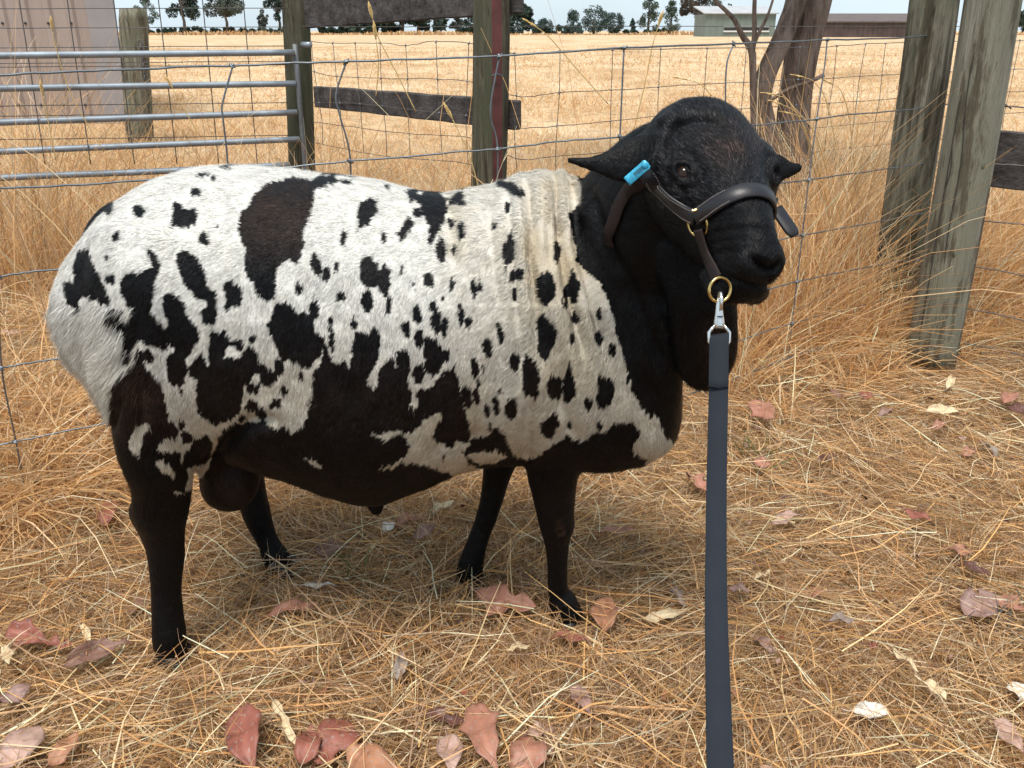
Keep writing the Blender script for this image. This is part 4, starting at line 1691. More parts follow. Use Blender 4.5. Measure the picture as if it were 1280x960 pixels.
A = (0, 180)
blk(*A, [(905, 125), (985, 108), (1050, 110), (1110, 105), (1130, 122), (1090, 140), (1045, 160), (1040, 215), (1020, 280), (1005, 350), (1000, 388), (960, 385), (920, 405), (925, 470), (918, 525), (890, 530), (850, 505), (830, 440), (812, 405), (820, 360), (800, 300), (788, 285), (800, 230), (835, 180), (870, 145)])
blk(*A, [(580, 200), (600, 195), (615, 218), (650, 220), (652, 245), (630, 280), (605, 265), (575, 278), (580, 245)])
blk(*A, [(255, 370), (285, 360), (300, 390), (330, 450), (355, 495), (360, 525), (320, 530), (290, 500), (272, 510), (255, 570), (245, 550), (225, 510), (218, 460), (235, 455), (260, 470), (245, 410)])
blk(*A, [(490, 360), (515, 370), (530, 420), (515, 460), (505, 510), (500, 560), (520, 590), (540, 620), (560, 670), (480, 660), (430, 655), (390, 630), (355, 600), (360, 555), (400, 575), (440, 585), (440, 555), (415, 520), (405, 470), (430, 440), (480, 435), (500, 410), (488, 385)])
blk(*A, [(595, 355), (625, 355), (660, 400), (680, 450), (715, 490), (720, 560), (705, 600), (670, 580), (665, 550), (690, 540), (650, 500), (625, 470), (600, 420)])
blk(*A, [(775, 460), (800, 500), (795, 530), (770, 540), (755, 558), (745, 545), (755, 500), (752, 465)])
blk(*A, [(545, 515), (580, 500), (610, 530), (620, 580), (650, 610), (655, 650), (630, 690), (610, 710), (580, 690), (555, 640), (560, 590), (545, 550)])
blk(*A, [(560, 720), (600, 700), (625, 745), (610, 790), (585, 810), (565, 790)])
blk(*A, [(520, 600), (555, 620), (560, 690), (500, 655)])
blk(*A, [(635, 740), (680, 700), (700, 740), (695, 680), (700, 630), (745, 625), (770, 655), (790, 660), (790, 690), (765, 680), (750, 715), (790, 720), (820, 675), (855, 690), (860, 730), (855, 770), (820, 785), (860, 800), (855, 830), (825, 825), (810, 790), (805, 830), (800, 880), (770, 915), (720, 940), (680, 910), (655, 880), (665, 820), (668, 785), (640, 765)])
blk(*A, [(865, 750), (900, 745), (925, 780), (900, 810), (870, 800)])
blk(*A, [(920, 540), (960, 525), (975, 555), (1010, 565), (1030, 580), (1040, 620), (1070, 660), (1060, 700), (1030, 740), (990, 735), (940, 710), (915, 660), (890, 610), (905, 580)])
blk(*A, [(1205, 190), (1240, 178), (1256, 190), (1250, 225), (1225, 270), (1190, 275), (1195, 235)])
blk(*A, [(420, 640), (455, 640), (440, 720), (412, 745), (405, 700)])
spots(*A, [(1150, 120, 15, 8), (655, 163, 16, 11), (675, 97, 16, 6), (745, 73, 15, 5), (710, 110, 10, 5), (465, 220, 17, 18), (680, 320, 15, 19), (725, 268, 5, 6), (385, 303, 8, 18, 20),
           (362, 215, 9, 18, 40), (355, 380, 7, 8), (368, 455, 16, 15), (930, 745, 14, 20), (1005, 775, 9, 16), (845, 648, 10, 11), (945, 828, 10, 16), (920, 870, 14, 16), (838, 878, 15, 17),
           (868, 905, 19, 15), (808, 910, 10, 11), (800, 665, 8, 12), (500, 705, 16, 18), (1050, 400, 13, 36, -10), (1085, 435, 14, 25), (1120, 410, 7, 14), (998, 478, 9, 14), (1138, 510, 9, 13),
           (1050, 560, 14, 28), (1147, 312, 8, 26, 18), (1225, 530, 12, 30), (1100, 600, 8, 16), (1110, 660, 9, 28), (1180, 600, 10, 20), (605, 932, 10, 12), (760, 75, 6, 4), (600, 825, 7, 10)])
A = (360, 180)
blk(*A, [(390, 150), (430, 160), (440, 175), (460, 168), (490, 158), (520, 163), (530, 185), (530, 230), (510, 270), (490, 310), (475, 335), (465, 300), (470, 260), (455, 230), (445, 200), (410, 195)])
blk(*A, [(540, 180), (580, 153), (590, 205), (570, 200), (550, 195)])
blk(*A, [(690, 116), (750, 123), (775, 150), (782, 178), (740, 160), (715, 145)])
blk(*A, [(405, 255), (418, 265), (395, 310), (375, 325), (365, 300), (385, 275)])
blk(*A, [(740, 295), (758, 335), (750, 380), (725, 415), (715, 385), (720, 340)])
blk(*A, [(850, 570), (885, 600), (893, 640), (875, 690), (850, 720), (835, 690), (838, 640), (825, 600)])
blk(*A, [(490, 655), (460, 650), (455, 690), (460, 740), (480, 770), (500, 760), (528, 720), (530, 690), (508, 675)])
blk(*A, [(785, 715), (820, 730), (835, 770), (838, 830), (820, 850), (795, 830), (785, 780)])
blk(*A, [(938, 730), (955, 780), (958, 830), (935, 855), (918, 850), (920, 800)])
blk(*A, [(1035, 775), (1075, 795), (1085, 830), (1070, 870), (1045, 882), (1030, 850), (1035, 810)])
blk(*A, [(850, 935), (890, 915), (905, 930), (890, 960), (875, 985), (850, 960)])
spots(*A, [(322, 315, 8, 16), (435, 225, 12, 11), (575, 290, 9, 28), (513, 360, 11, 40), (550, 345, 6, 18), (545, 260, 8, 13), (690, 268, 6, 12), (730, 213, 8, 18), (762, 438, 20, 21), (858, 478, 31, 55),
           (895, 360, 8, 30), (952, 480, 18, 50), (925, 510, 5, 38), (960, 585, 9, 18), (945, 655, 8, 14), (1038, 645, 11, 22), (1080, 690, 11, 17), (1040, 570, 5, 18), (270, 430, 28, 48), (320, 450, 22, 46),
           (378, 418, 5, 14), (425, 463, 4, 10), (472, 460, 16, 24), (549, 468, 9, 18), (513, 522, 5, 10), (620, 485, 9, 30), (643, 475, 4, 20), (263, 530, 13, 33), (335, 535, 11, 30), (178, 510, 9, 12),
           (427, 565, 15, 30), (392, 615, 10, 25), (440, 650, 11, 28), (480, 540, 10, 20), (493, 592, 15, 32), (523, 612, 9, 26), (580, 570, 9, 34), (600, 600, 6, 16), (710, 630, 10, 34), (665, 683, 13, 30),
           (757, 725, 11, 30), (763, 505, 7, 18), (440, 765, 17, 28), (622, 745, 9, 34), (648, 750, 5, 14), (630, 840, 9, 26), (635, 800, 5, 20), (888, 812, 23, 34), (1002, 860, 12, 18), (745, 882, 16, 32),
           (700, 880, 10, 20), (665, 888, 9, 18), (708, 830, 5, 10), (672, 940, 7, 10), (690, 850, 6, 9), (595, 830, 14, 24), (605, 860, 10, 20), (1130, 790, 6, 12), (330, 140, 8, 6)])
# dark belly, with its fingers reaching up the flank
blk(*A, [(60, 960), (75, 830), (75, 780), (100, 740), (115, 700), (105, 645), (122, 640), (135, 700), (160, 730), (195, 715), (212, 740), (210, 680), (220, 630), (270, 635), (290, 600), (305, 640), (302, 690), (290, 740),
         (270, 775), (262, 802), (285, 822), (302, 790), (305, 745), (340, 720), (360, 740), (355, 700), (380, 680), (405, 700), (400, 790), (420, 820), (408, 870), (420, 900), (440, 872), (425, 835), (440, 820), (480, 800), (520, 770), (560, 745),
         (570, 790), (575, 830), (590, 880), (605, 930), (610, 985), (560, 1000), (500, 1080), (420, 1260), (60, 1260)])
A = (60, 420)
blk(*A, [(235, 150), (260, 115), (290, 100), (295, 45), (320, 55), (328, 100), (365, 140), (385, 190), (392, 250), (400, 285), (435, 310), (425, 340), (385, 350), (368, 372), (385, 388), (425, 378), (445, 385), (450, 420), (462, 380), (480, 350),
         (530, 338), (550, 350), (545, 400), (528, 425), (505, 440), (478, 440), (468, 470), (455, 522), (500, 490), (540, 422), (565, 345), (590, 312), (640, 290), (720, 290), (800, 316), (830, 314), (865, 287), (882, 205), (910, 240),
         (955, 268), (985, 200), (1000, 100), (1080, 180), (1045, 245), (1055, 312), (1080, 352), (1105, 372), (1112, 332), (1160, 317), (1180, 302), (1240, 270), (1400, 560), (1280, 1400), (100, 1400), (100, 700), (200, 330), (200, 180)])
spots(*A, [(462, 335, 15, 18)])
wht(*A, [(265, 350), (290, 310), (330, 295), (342, 325), (315, 335), (310, 370), (305, 410), (285, 395), (270, 370)])
wht(*A, [(360, 410), (375, 410), (400, 432), (425, 450), (420, 468), (390, 465), (365, 440)])
wht(*A, [(465, 440), (500, 446), (498, 470), (480, 492), (465, 500), (470, 470)])
wht(*A, [(420, 520), (440, 513), (442, 522), (425, 532)])
wht(*A, [(848, 408), (880, 415), (918, 437), (900, 442)])
A = (480, 420)
wht(*A, [(-40, 330), (0, 345), (60, 330), (110, 312), (165, 262), (185, 250), (196, 270), (180, 310), (163, 340), (185, 362), (255, 388), (240, 410), (200, 398), (195, 415), (250, 430), (210, 450), (120, 430), (60, 432), (20, 444), (-20, 455), (10, 436), (70, 410), (86, 360), (50, 322), (0, 320)])
wht(*A, [(275, 400), (320, 385), (380, 385), (408, 408), (370, 422), (310, 425)])
spots(*A, [(105, 420, 26, 16), (75, 400, 20, 16), (390, 400, 10, 4)])
blk(*A, [(260, 390), (290, 350), (340, 330), (375, 306), (405, 325), (415, 375), (445, 402), (482, 412), (520, 400), (545, 380), (580, 355), (605, 330), (630, 338), (640, 350), (660, 345), (700, 320), (750, 318), (765, 285), (800, 290), (850, 300), (860, 330),
         (835, 370), (840, 395), (880, 415), (900, 700), (700, 1100), (100, 1100), (300, 600), (330, 450), (280, 430)])
blk(*A, [(530, 290), (570, 268), (590, 285), (575, 320), (555, 345), (535, 320)])
spots(*A, [(622, 302, 8, 7), (713, 300, 8, 11)])
# solid black head, neck and breast
A = (360, 180)
blk(*A, [(950, 60), (975, 112), (970, 200), (935, 228), (940, 275), (955, 330), (960, 388), (1000, 430), (1040, 470), (1075, 530), (1100, 640), (1125, 740), (1150, 820), (1180, 890), (1212, 915), (1243, 905), (1255, 960), (1300, 1000), (1900, 1000), (1900, -300), (950, -300)])
blk(480, 420, [(925, 280), (935, 310), (945, 345), (975, 356), (1100, 340), (1100, 200), (900, 200)])
# black tail
blk(0, 240, [(2 * x, 2 * y) for x, y in []] or [(0, 0), (0, 1), (1, 0)])
PAT = []
for q in BLACK:
    c_ = q.mean(0)
    ext = np.ptp(q, axis=0)
    if max(ext) < 140:                     # hair lying over the edge hides a little of every spot
        dq = q - c_
        q = c_ + dq * (1 + 3.0 / (np.linalg.norm(dq, axis=1)[:, None] + 4))
    PAT.append((q, 1.0))
for q in WHITE: PAT.append((q, 0.0))


def inside(p, q):
    x, y = p[:, 0], p[:, 1]
    res = np.zeros(len(p), bool)
    j = len(q) - 1
    for i in range(len(q)):
        xi, yi = q[i]
        xj, yj = q[j]
        if yi != yj:
            res ^= ((yi > y) != (yj > y)) & (x < (xj - xi) * (y - yi) / (yj - yi) + xi)
        j = i
    return res


def coat_dark(X, jitter=0.0):
    """1 where the coat is black, 0 where white"""
    p = flank(X)
    w = np.stack([vnoise(p * np.array([.11, .045]), 21), vnoise(p * np.array([.11, .045]), 22)], 1) - .5
    w2 = np.stack([vnoise(p * np.array([.45, .16]), 23), vnoise(p * np.array([.45, .16]), 24)], 1) - .5
    p = p + w * np.array([5, 7]) + w2 * np.array([3, 6])
    if jitter:
        p = p + rng.normal(0, jitter, p.shape) * np.array([.7, 1.4])
    out = np.zeros(len(X))
    for q, val in PAT:
        lo, hi = q.min(0), q.max(0)
        k = np.where((p[:, 0] > lo[0]) & (p[:, 0] < hi[0]) & (p[:, 1] > lo[1]) & (p[:, 1] < hi[1]))[0]
        if len(k):
            ins = inside(p[k], q)
            out[k[ins]] = val
    # tail, legs, everything low or ahead of the breast
    tail = (X[:, 0] < at(150, 260, 1.29).x) & (X[:, 1] > 1.255) & (X[:, 2] > .45)
    out[tail & (p[:, 1] > 0)] = 1
    out[X[:, 2] < .24] = 1
    out[(X[:, 1] < 1.13) & (p[:, 0] > 690) & (p[:, 1] < 260)] = 1
    out[(X[:, 0] > at(862, 500, 1.2).x)] = 1
    return out


def coat_color(X, jitter=0.0):
    n = len(X)
    dk = coat_dark(X, jitter)
    p = flank(X)
    v = vnoise(X * 60, 31)
    big = vnoise(X * 11, 32)
    # dirt: ochre grime in the neck folds and low on the flank
    dirt = np.clip(1 - np.abs(p[:, 0] - 680) / 150, 0, 1) * np.clip(1.15 - np.abs(p[:, 1] - 330) / 300, 0, 1) * .85
    dirt += np.clip((p[:, 1] - 380) / 220, 0, .7)
    for pts, w_ in [([(694, 212), (697, 250), (700, 300), (710, 350), (722, 400)], 9), ([(712, 212), (716, 250), (722, 300), (735, 350)], 8), ([(663, 225), (664, 300), (672, 390)], 9), ([(566, 240), (570, 330)], 12), ([(681, 222), (684, 280)], 6)]:
        dirt += crease(p, pts, w_ * 1.3, .42, taper=True)
    dirt = np.clip(dirt * (.45 + .9 * big) + (v - .5) * .25, 0, 1)[:, None]
    white = np.array([.72, .695, .64]) * (1 - dirt) + np.array([.50, .415, .29]) * dirt
    white = white * (.9 + .2 * vnoise(X * 130, 33))[:, None]
    brown = np.clip(1 - np.hypot((p[:, 0] - 345) / 80, (p[:, 1] - 270) / 70), 0, 1) + .8 * np.clip(1 - np.hypot((p[:, 0] - 170) / 70, (p[:, 1] - 510) / 60), 0, 1) \
        + .5 * np.clip(1 - np.hypot((p[:, 0] - 915) / 45, (p[:, 1] - 180) / 40), 0, 1) + .3 * np.clip(1 - np.abs(p[:, 1] - 500) / 90, 0, 1) * (p[:, 0] < 700)  # the forehead term is a brownish sheen put into the coat colour
    knee = .9 * np.clip(1 - np.hypot((p[:, 0] - 704) / 14, (p[:, 1] - 664) / 26), 0, 1) * (vnoise(X * 150, 35) > .5)
    dew = .9 * np.clip(1 - np.hypot((p[:, 0] - 898) / 34, (p[:, 1] - 440) / 60), 0, 1)
    scr = 1.3 * np.clip(1 - np.hypot((p[:, 0] - 288) / 46, (p[:, 1] - 612) / 44), 0, 1) * (X[:, 2] < .42)
    brown = np.clip((brown + knee * 2 + dew + scr) * (.5 + v), 0, 1.6)[:, None]
    black = np.array([.0034, .0032, .0036]) * (1 - brown) + np.array([.017, .0095, .0070]) * brown
    black = black * (.7 + .6 * vnoise(X * 110, 34))[:, None]
    dkc = dk[:, None]
    return white * (1 - dkc) + black * dkc, dk


scol, sdark = coat_color(V)
skin_me.vertices.foreach_set('co', V.astype(np.float32).ravel())
skin_me.polygons.foreach_set('use_smooth', np.ones(len(skin_me.polygons), bool))
skin_me.update()
pc = scol.copy()
pc[sdark < .5] *= .82
point_color(skin_me, pc)

# short-haired skin: colour from the coat, fine hair relief
t = NT('ram_coat_skin')
t.base(t.attr('tint'))
t.set(rough=.5, spec=.12)
t.b.inputs['Sheen Weight'].default_value = .0
t.b.inputs['Sheen Roughness'].default_value = .4
hn = t.noise(260, 3, .6, mscale=(1, 1, .25))
hn2 = t.noise(70, 3, .6)
mx = t.new('ShaderNodeMath', operation='ADD')
t.ln(hn, mx.inputs[0])
t.ln(hn2, mx.inputs[1])
t.bump(mx.outputs[0], .55, .004)
M_SKIN = t.m
t = NT('ram_coat_hair')
t.base(t.attr('tint'))
t.set(rough=.42, spec=.13)
M_HAIR = t.m

RAM = thing('ram', Vector((at(420, 500, BY).x, BY, 0)), 'black and white spotted ram with a solid black head standing side on in dry straw', 'sheep')
skin_me.name = 'body'
SKIN = link('body', skin_me, M_SKIN, RAM)
ram_polys = [tuple(p.vertices) for p in skin_me.polygons]
RAM_BVH = BVHTree.FromPolygons([Vector(v) for v in V], ram_polys)

# ---- hair strands, one triangle each, lying along the coat
skin_me.calc_loop_triangles()
T = np.empty(len(skin_me.loop_triangles) * 3, np.int32)
skin_me.loop_triangles.foreach_get('vertices', T)
T = T.reshape(-1, 3)
tv = V[T]
tc = tv.mean(1)
tn = np.cross(tv[:, 1] - tv[:, 0], tv[:, 2] - tv[:, 0])
ta = np.linalg.norm(tn, axis=1) / 2
pc2 = project(tc)
facing = np.einsum('ij,ij->i', tn / (2 * ta[:, None] + 1e-12), (np.array([0, 0, CAM_H]) - tc)) > -.12
th = np.linalg.norm(tc - np.array(HC), axis=1) < .26
legs_ = tc[:, 2] < .30
wgt = ta * np.where(facing, 1.0, .22)
dkt = sdark[T].mean(1)
wgt *= np.where(dkt > .5, .8, 1.0)
wgt *= np.where(tc[:, 2] < .3, .4, 1.0)
NH = 520000
pick = rng.choice(len(T), NH, p=wgt / wgt.sum())
u_, v_ = rng.random(NH), rng.random(NH)
sw = u_ + v_ > 1
u_[sw], v_[sw] = 1 - u_[sw], 1 - v_[sw]
tp = tv[pick]
R = tp[:, 0] + (tp[:, 1] - tp[:, 0]) * u_[:, None] + (tp[:, 2] - tp[:, 0]) * v_[:, None]
nT = N[T[pick]]
Nn = nT[:, 0] * (1 - u_ - v_)[:, None] + nT[:, 1] * u_[:, None] + nT[:, 2] * v_[:, None]
Nn /= np.linalg.norm(Nn, axis=1)[:, None] + 1e-9
hcol, hdk = coat_color(R, 1.0)          # refined below once the lie is known
fp = flank(R)
hd = np.linalg.norm(R - np.array(HC), axis=1)
# lie direction: backwards and down over the trunk, swirling on the head, down the legs
lie = np.zeros((NH, 3))
lie[:] = (-.45, 0, -.9)
back = np.clip((R[:, 2] - .60 + rng.normal(0, .03, NH)) / .16, 0, 1)[:, None]
lie = lie * (1 - back) + np.array([-1, 0, -.15]) * back
rump = np.clip((at(260, 300, BY).x - R[:, 0]) / .25, 0, 1)[:, None]
lie = lie * (1 - rump) + np.array([-.55, -.1, -.85]) * rump
onhead = (hd < .24) & (R[:, 1] < 1.16) & (fp[:, 1] < 380)
lie[onhead] = -np.array(HF) * 1.0 + np.array(HR) * ((R[onhead] - np.array(HC)) @ np.array(HR) * 6)[:, None]
sw_a = (vnoise(R * 7, 41) - .5) * 1.6 + (vnoise(R * 30, 42) - .5) * 1.3
lie[:, 0] += sw_a * .7
lie[:, 2] += (vnoise(R * 28, 43) - .5) * .8
lie += rng.normal(0, .17, lie.shape)
lie -= Nn * np.einsum('ij,ij->i', lie, Nn)[:, None]
lie /= np.linalg.norm(lie, axis=1)[:, None] + 1e-9
L = np.full(NH, .0100)
L[hdk > .5] = .0095
L[onhead] = .0085
L[(R[:, 2] < .3)] = .006
neck_ = (fp[:, 0] > 740)
L[neck_ & ~onhead] = .011
ruff = (fp[:, 0] < 175) & (fp[:, 1] > 380) & (fp[:, 1] < 520)
L[ruff] = .026
fold = (fp[:, 0] > 540) & (fp[:, 0] < 740) & (fp[:, 1] < 300 + rng.normal(0, 60, NH))
L[fold] = .0115
nearear = np.minimum(np.linalg.norm(R - EYE_L, axis=1), np.linalg.norm(R - EYE_R, axis=1))
L[nearear < .014] = .0012
ears_ = onhead & ((fp[:, 0] < 825) | (fp[:, 0] > 972))
L[ears_] = .003
L *= rng.uniform(.6, 1.25, NH)
lift = rng.uniform(.12, .34, NH)
clump = vnoise(R * 85, 44)
lift = np.clip(lift + (clump - .5) * .35, .05, .6)
lift[R[:, 2] < .3] *= .5
D = lie * np.cos(lift)[:, None] + Nn * np.sin(lift)[:, None]
side = np.cross(Nn, D)
side /= np.linalg.norm(side, axis=1)[:, None] + 1e-9
W = np.where(hdk > .5, .00036, .00044)[:, None] * rng.uniform(.7, 1.3, NH)[:, None]
base_ = R - Nn * .0008
hcol, hdk2 = coat_color(R + D * (L * .55)[:, None], .5)
hv = np.stack([base_ + side * W, base_ - side * W, base_ + D * L[:, None]], 1).reshape(-1, 3)
coat_me = np_mesh('coat', hv, np.arange(NH * 3), np.full(NH, 3), smooth=True)
hvar = np.where(hdk2 > .5, rng.choice([.5, .8, 1.2, 2.0, 4.5], NH), rng.choice([.62, .85, 1.0, 1.1, 1.2], NH) * rng.uniform(.92, 1.08, NH))
hvar[onhead & (fp[:, 1] < 262)] *= rng.choice([1.0, 2.5, 5.0], int((onhead & (fp[:, 1] < 262)).sum()))  # highlights on the upper head, painted as lighter strands
hc3 = np.repeat(hcol * hvar[:, None], 3, 0)
point_color(coat_me, np.clip(hc3, 0, .92))
hn3 = Nn + side * rng.normal(0, .35, NH)[:, None] + D * .25
hn3 /= np.linalg.norm(hn3, axis=1)[:, None]
coat_me.normals_split_custom_set_from_vertices(np.repeat(hn3, 3, 0).astype(np.float32).tolist())
COAT = link('coat', coat_me, M_HAIR, RAM)
tag(COAT, kind='stuff')
# ---- eyes, hooves, ear tag
M_EYE = NT('eye_amber')
_c = M_EYE.attr('tint')
M_EYE.base(_c)
M_EYE.set(rough=.08, spec=.3)
M_EYE = M_EYE.m
for e_, n_ in ((EYE_L, EYE_L_N), (EYE_R, EYE_R_N)):
    g = Geo()
    c = Vector(e_) - Vector(n_) * .0100
    g.ball(c, .0112, nu=20, nv=14)
    me = g.mesh('eye')
    vv = np.array([list(v) for v in g.v])
    dd = (vv - np.array(c)) / .0112
    fr = dd @ np.array(n_)
    ax = dd @ np.array(HF)
    pupil = ((ax / .5) ** 2 + ((1 - fr) / .06) ** 2 < 1)
    cols = np.where(pupil[:, None], (.0015, .0015, .002), (.020, .008, .0035))
    cols[fr < .55] = (.004, .003, .003)
    point_color(me, cols)
    link('eye', me, M_EYE, RAM)
    # eyelids: short curved folds closing over the top and bottom of the ball
    n0 = Vector(n_).normalized()
    l0 = (HF - n0 * HF.dot(n0)).normalized()
    u0 = n0.cross(l0)
    if u0.z < 0:
        u0 = -u0
    for b0, b1 in ((16, 95), (-34, -95)):
        rr = []
        for j in range(7):
            t_ = j / 6
            ring = []
            for i in range(13):
                a = math.radians(-88 + 176 * i / 12)
                close = 1 - (abs(i - 6) / 6) ** 2
                b = math.radians(b0 * close + (b1 - b0 * close) * t_)
                dr = (n0 * math.cos(a) + l0 * math.sin(a)) * math.cos(b) + u0 * math.sin(b)
                ring.append(c + dr * (.0124 - .0006 * t_ + (.0007 if j == 1 else 0)))
            rr.append(ring)
        back_ = [[c + (p - c) * .93 for p in ring] for ring in rr]
        g = Geo()
        g.loft([ra + rb[::-1] for ra, rb in zip(rr, back_)])
        me = g.mesh('eyelid')
        point_color(me, np.tile(np.array([.0045, .0042, .0045]), (len(g.v), 1)))
        link('eyelid', me, M_SKIN, RAM)

M_HOOF = plain('hoof_horn', (.009, .008, .008), .45, noise=(60, .5))
for px, py, Y, yaw in ((214, 822, 1.15, -.2), (350, 712, 1.405, -.25), (707, 778, 1.238, -.35), (589, 733, 1.348, -.2)):
    g = Geo()
    c = at(px, py, Y)
    fw = Vector((math.cos(yaw), math.sin(yaw), 0))
    sd = Vector((-fw.y, fw.x, 0))
    for s_ in (-1, 1):
        rr = []
        for f_, w_, h_ in ((-.020, .006, .022), (-.014, .012, .034), (0, .0145, .042), (.016, .0135, .036), (.030, .010, .022), (.040, .005, .009)):
            o_ = Vector((c.x, c.y, 0)) + fw * f_ + sd * (s_ * (.0155 + (f_ * .10)))
            ring = []
            for k in range(10):
                a = 2 * math.pi * k / 10
                zz = math.sin(a)
                ring.append(o_ + sd * (math.cos(a) * w_ * (1.0 if zz < 0 else .85)) + Vector((0, 0, h_ * (zz + 1) / 2 - .002)))
            rr.append(ring)
        g.loft(rr)
    g.build('hoof', M_HOOF, RAM)


def surf(px, py, off=.003):
    """point on the ram's skin on a sight line"""
    d = ray(px, py).normalized()
    h, n, i, dist = RAM_BVH.ray_cast(CAMP, d)
    return (h, n) if h is not None else (None, None)


def on_skin(p, off):
    h, n, i, dist = RAM_BVH.find_nearest(p)
    if (p - h).dot(n) < off:
        p = h + n * off
    return p, n


def ribbon(g, pts, nrm, width, thick, taper=None):
    """flat strap along pts; nrm face normals"""
    m = len(pts)
    rr = []
    for i in range(m):
        t_ = (pts[min(i + 1, m - 1)] - pts[max(i - 1, 0)]).normalized()
        n = (nrm[i] - t_ * t_.dot(nrm[i])).normalized()
        w = t_.cross(n).normalized()
        hw = (width[i] if isinstance(width, (list, tuple, np.ndarray)) else width) / 2
        b = thick * .35
        rr.append([pts[i] + w * x + n * y for x, y in ((-hw, -thick / 2 + b), (-hw + b, -thick / 2), (hw - b, -thick / 2), (hw, -thick / 2 + b), (hw, thick / 2 - b), (hw - b, thick / 2), (-hw + b, thick / 2), (-hw, thick / 2 - b))])
    g.loft(rr)
    return g


def strap_on_head(pix, off=.0035, n=40):
    q = smooth_curve(pix, n)
    P_, N_ = [], []
    for px, py in q:
        h, nn = surf(px, py)
        if h is None:
            h, nn = (P_[-1], N_[-1]) if P_ else (at(px, py, 1.05), Vector((0, -1, 0)))
        P_.append(Vector(h))
        N_.append(Vector(nn))
    for it in range(14):
        N_ = [(N_[max(i - 1, 0)] + N_[i] * 2 + N_[min(i + 1, n - 1)]).normalized() for i in range(n)]
    for it in range(6):
        P_ = [P_[0]] + [(P_[i - 1] + P_[i] * 2 + P_[i + 1]) / 4 for i in range(1, n - 1)] + [P_[-1]]
        P_ = [on_skin(p, off)[0] for p in P_]
    return P_, N_


def mirror(p):
    return p - HR * (2 * (p - HC).dot(HR))


def mirror_n(v):
    return v - HR * (2 * v.dot(HR))


# ---- halter
t = NT('dark_leather')
f = t.noise(45, 5, .6)
t.base(t.ramp(f, [(.3, (.006, .005, .007)), (.7, (.013, .011, .013))]))
t.set(rough=.42, spec=.45)
t.bump(t.noise(400, 3), .15, .001)
M_LEATHER = t.m
M_BRASS = plain('brass', (.62, .44, .17), .22, 1.0)
M_STEEL = plain('nickel_steel', (.68, .67, .65), .25, 1.0, noise=(90, .15))
M_THREAD = plain('stitching_thread', (.20, .17, .15), .8)

rp, rn = surf(873, 280)
HALTER = thing('halter', rp, 'dark leather sheep halter with brass rings on the ram\'s black head', 'halter')
# noseband: up over the nose from the near ring and down the far side
Pn, Nn_ = strap_on_head([(872, 271), (884, 263), (902, 252), (920, 244), (936, 240), (952, 240), (962, 243)], .0035, 36)
kk = [i for i, p in enumerate(Pn) if (p - HC).dot(HR) > .004]
Pn, Nn_ = [Pn[i] for i in kk], [Nn_[i] for i in kk]
full = Pn + [mirror(p) for p in Pn[::-1]]
fulln = Nn_ + [mirror_n(v) for v in Nn_[::-1]]
_rs = smooth_curve([tuple(p) for p in full], 71)
_rn = smooth_curve([tuple(p) for p in fulln], 71)
# even spacing along the strap
_cl = np.concatenate([[0], np.cumsum(np.linalg.norm(np.diff(_rs, axis=0), axis=1))])
_tt = np.linspace(0, _cl[-1], 71)
full = [Vector([float(np.interp(t_, _cl, _rs[:, a])) for a in range(3)]) for t_ in _tt]
fulln = [Vector([float(np.interp(t_, _cl, _rn[:, a])) for a in range(3)]).normalized() for t_ in _tt]
for it in range(8):
    full = [full[0]] + [(full[i - 1] + full[i] * 2 + full[i + 1]) / 4 for i in range(1, len(full) - 1)] + [full[-1]]
    full = [on_skin(p, .004)[0] for p in full]
    fulln = [fulln[0]] + [(fulln[i - 1] + fulln[i] * 2 + fulln[i + 1]).normalized() for i in range(1, len(full) - 1)] + [fulln[-1]]
g = ribbon(Geo(), full, fulln, .0195, .0042)
NOSEBAND = g.build('noseband', M_LEATHER, HALTER)
g = Geo()
for rowo in (-.0072, .0072):
    for i in range(3, 22):
        t_ = (full[i + 1] - full[i - 1]).normalized()
        n = (fulln[i] - t_ * t_.dot(fulln[i])).normalized()
        w = t_.cross(n)
        M_ = Matrix((t_, w, n)).transposed()
        g.box(full[i] + w * rowo + n * .0022, .0016, .0007, .0008, M_)
tag(g.build('stitching', M_THREAD, NOSEBAND, smooth=False), kind='stuff')
# cheek straps run up to behind the ears
Pc, Nc = strap_on_head([(872, 272), (858, 265), (842, 252), (826, 237), (810, 224), (802, 216)], .0035, 36)
for mir in (False, True):
    P_ = [mirror(p) for p in Pc] if mir else Pc
    N_ = [mirror_n(v) for v in Nc] if mir else Nc
    if mir:
        P_, N_ = P_[:16], N_[:16]
        P_ = [on_skin(p, .004)[0] for p in P_]
    st_ = ribbon(Geo(), P_, N_, .0185, .0045).build('cheek_strap', M_LEATHER, HALTER)
    if not mir:
        g = Geo()
        for rowo in (-.0068, .0068):
            for i in range(2, 30):
                t_ = (P_[i + 1] - P_[i - 1]).normalized()
                n = (N_[i] - t_ * t_.dot(N_[i])).normalized()
                w = t_.cross(n)
                M_ = Matrix((t_, w, n)).transposed()
                g.box(P_[i] + w * rowo + n * .0024, .0016, .0007, .0008, M_)
        tag(g.build('stitching', M_THREAD, st_, smooth=False), kind='stuff')
# throat strap behind the jaw
t = NT('brown_leather')
f = t.noise(45, 5, .6)
t.base(t.ramp(f, [(.3, (.010, .006, .0055)), (.7, (.021, .012, .010))]))
t.set(rough=.6, spec=.2)
M_LEATHER2 = t.m
Pt, Nt = strap_on_head([(797, 226), (785, 240), (775, 258), (768, 278), (763, 292), (764, 306)], .004, 36)
ribbon(Geo(), Pt, Nt, .017, .004).build('throat_strap', M_LEATHER2, HALTER)
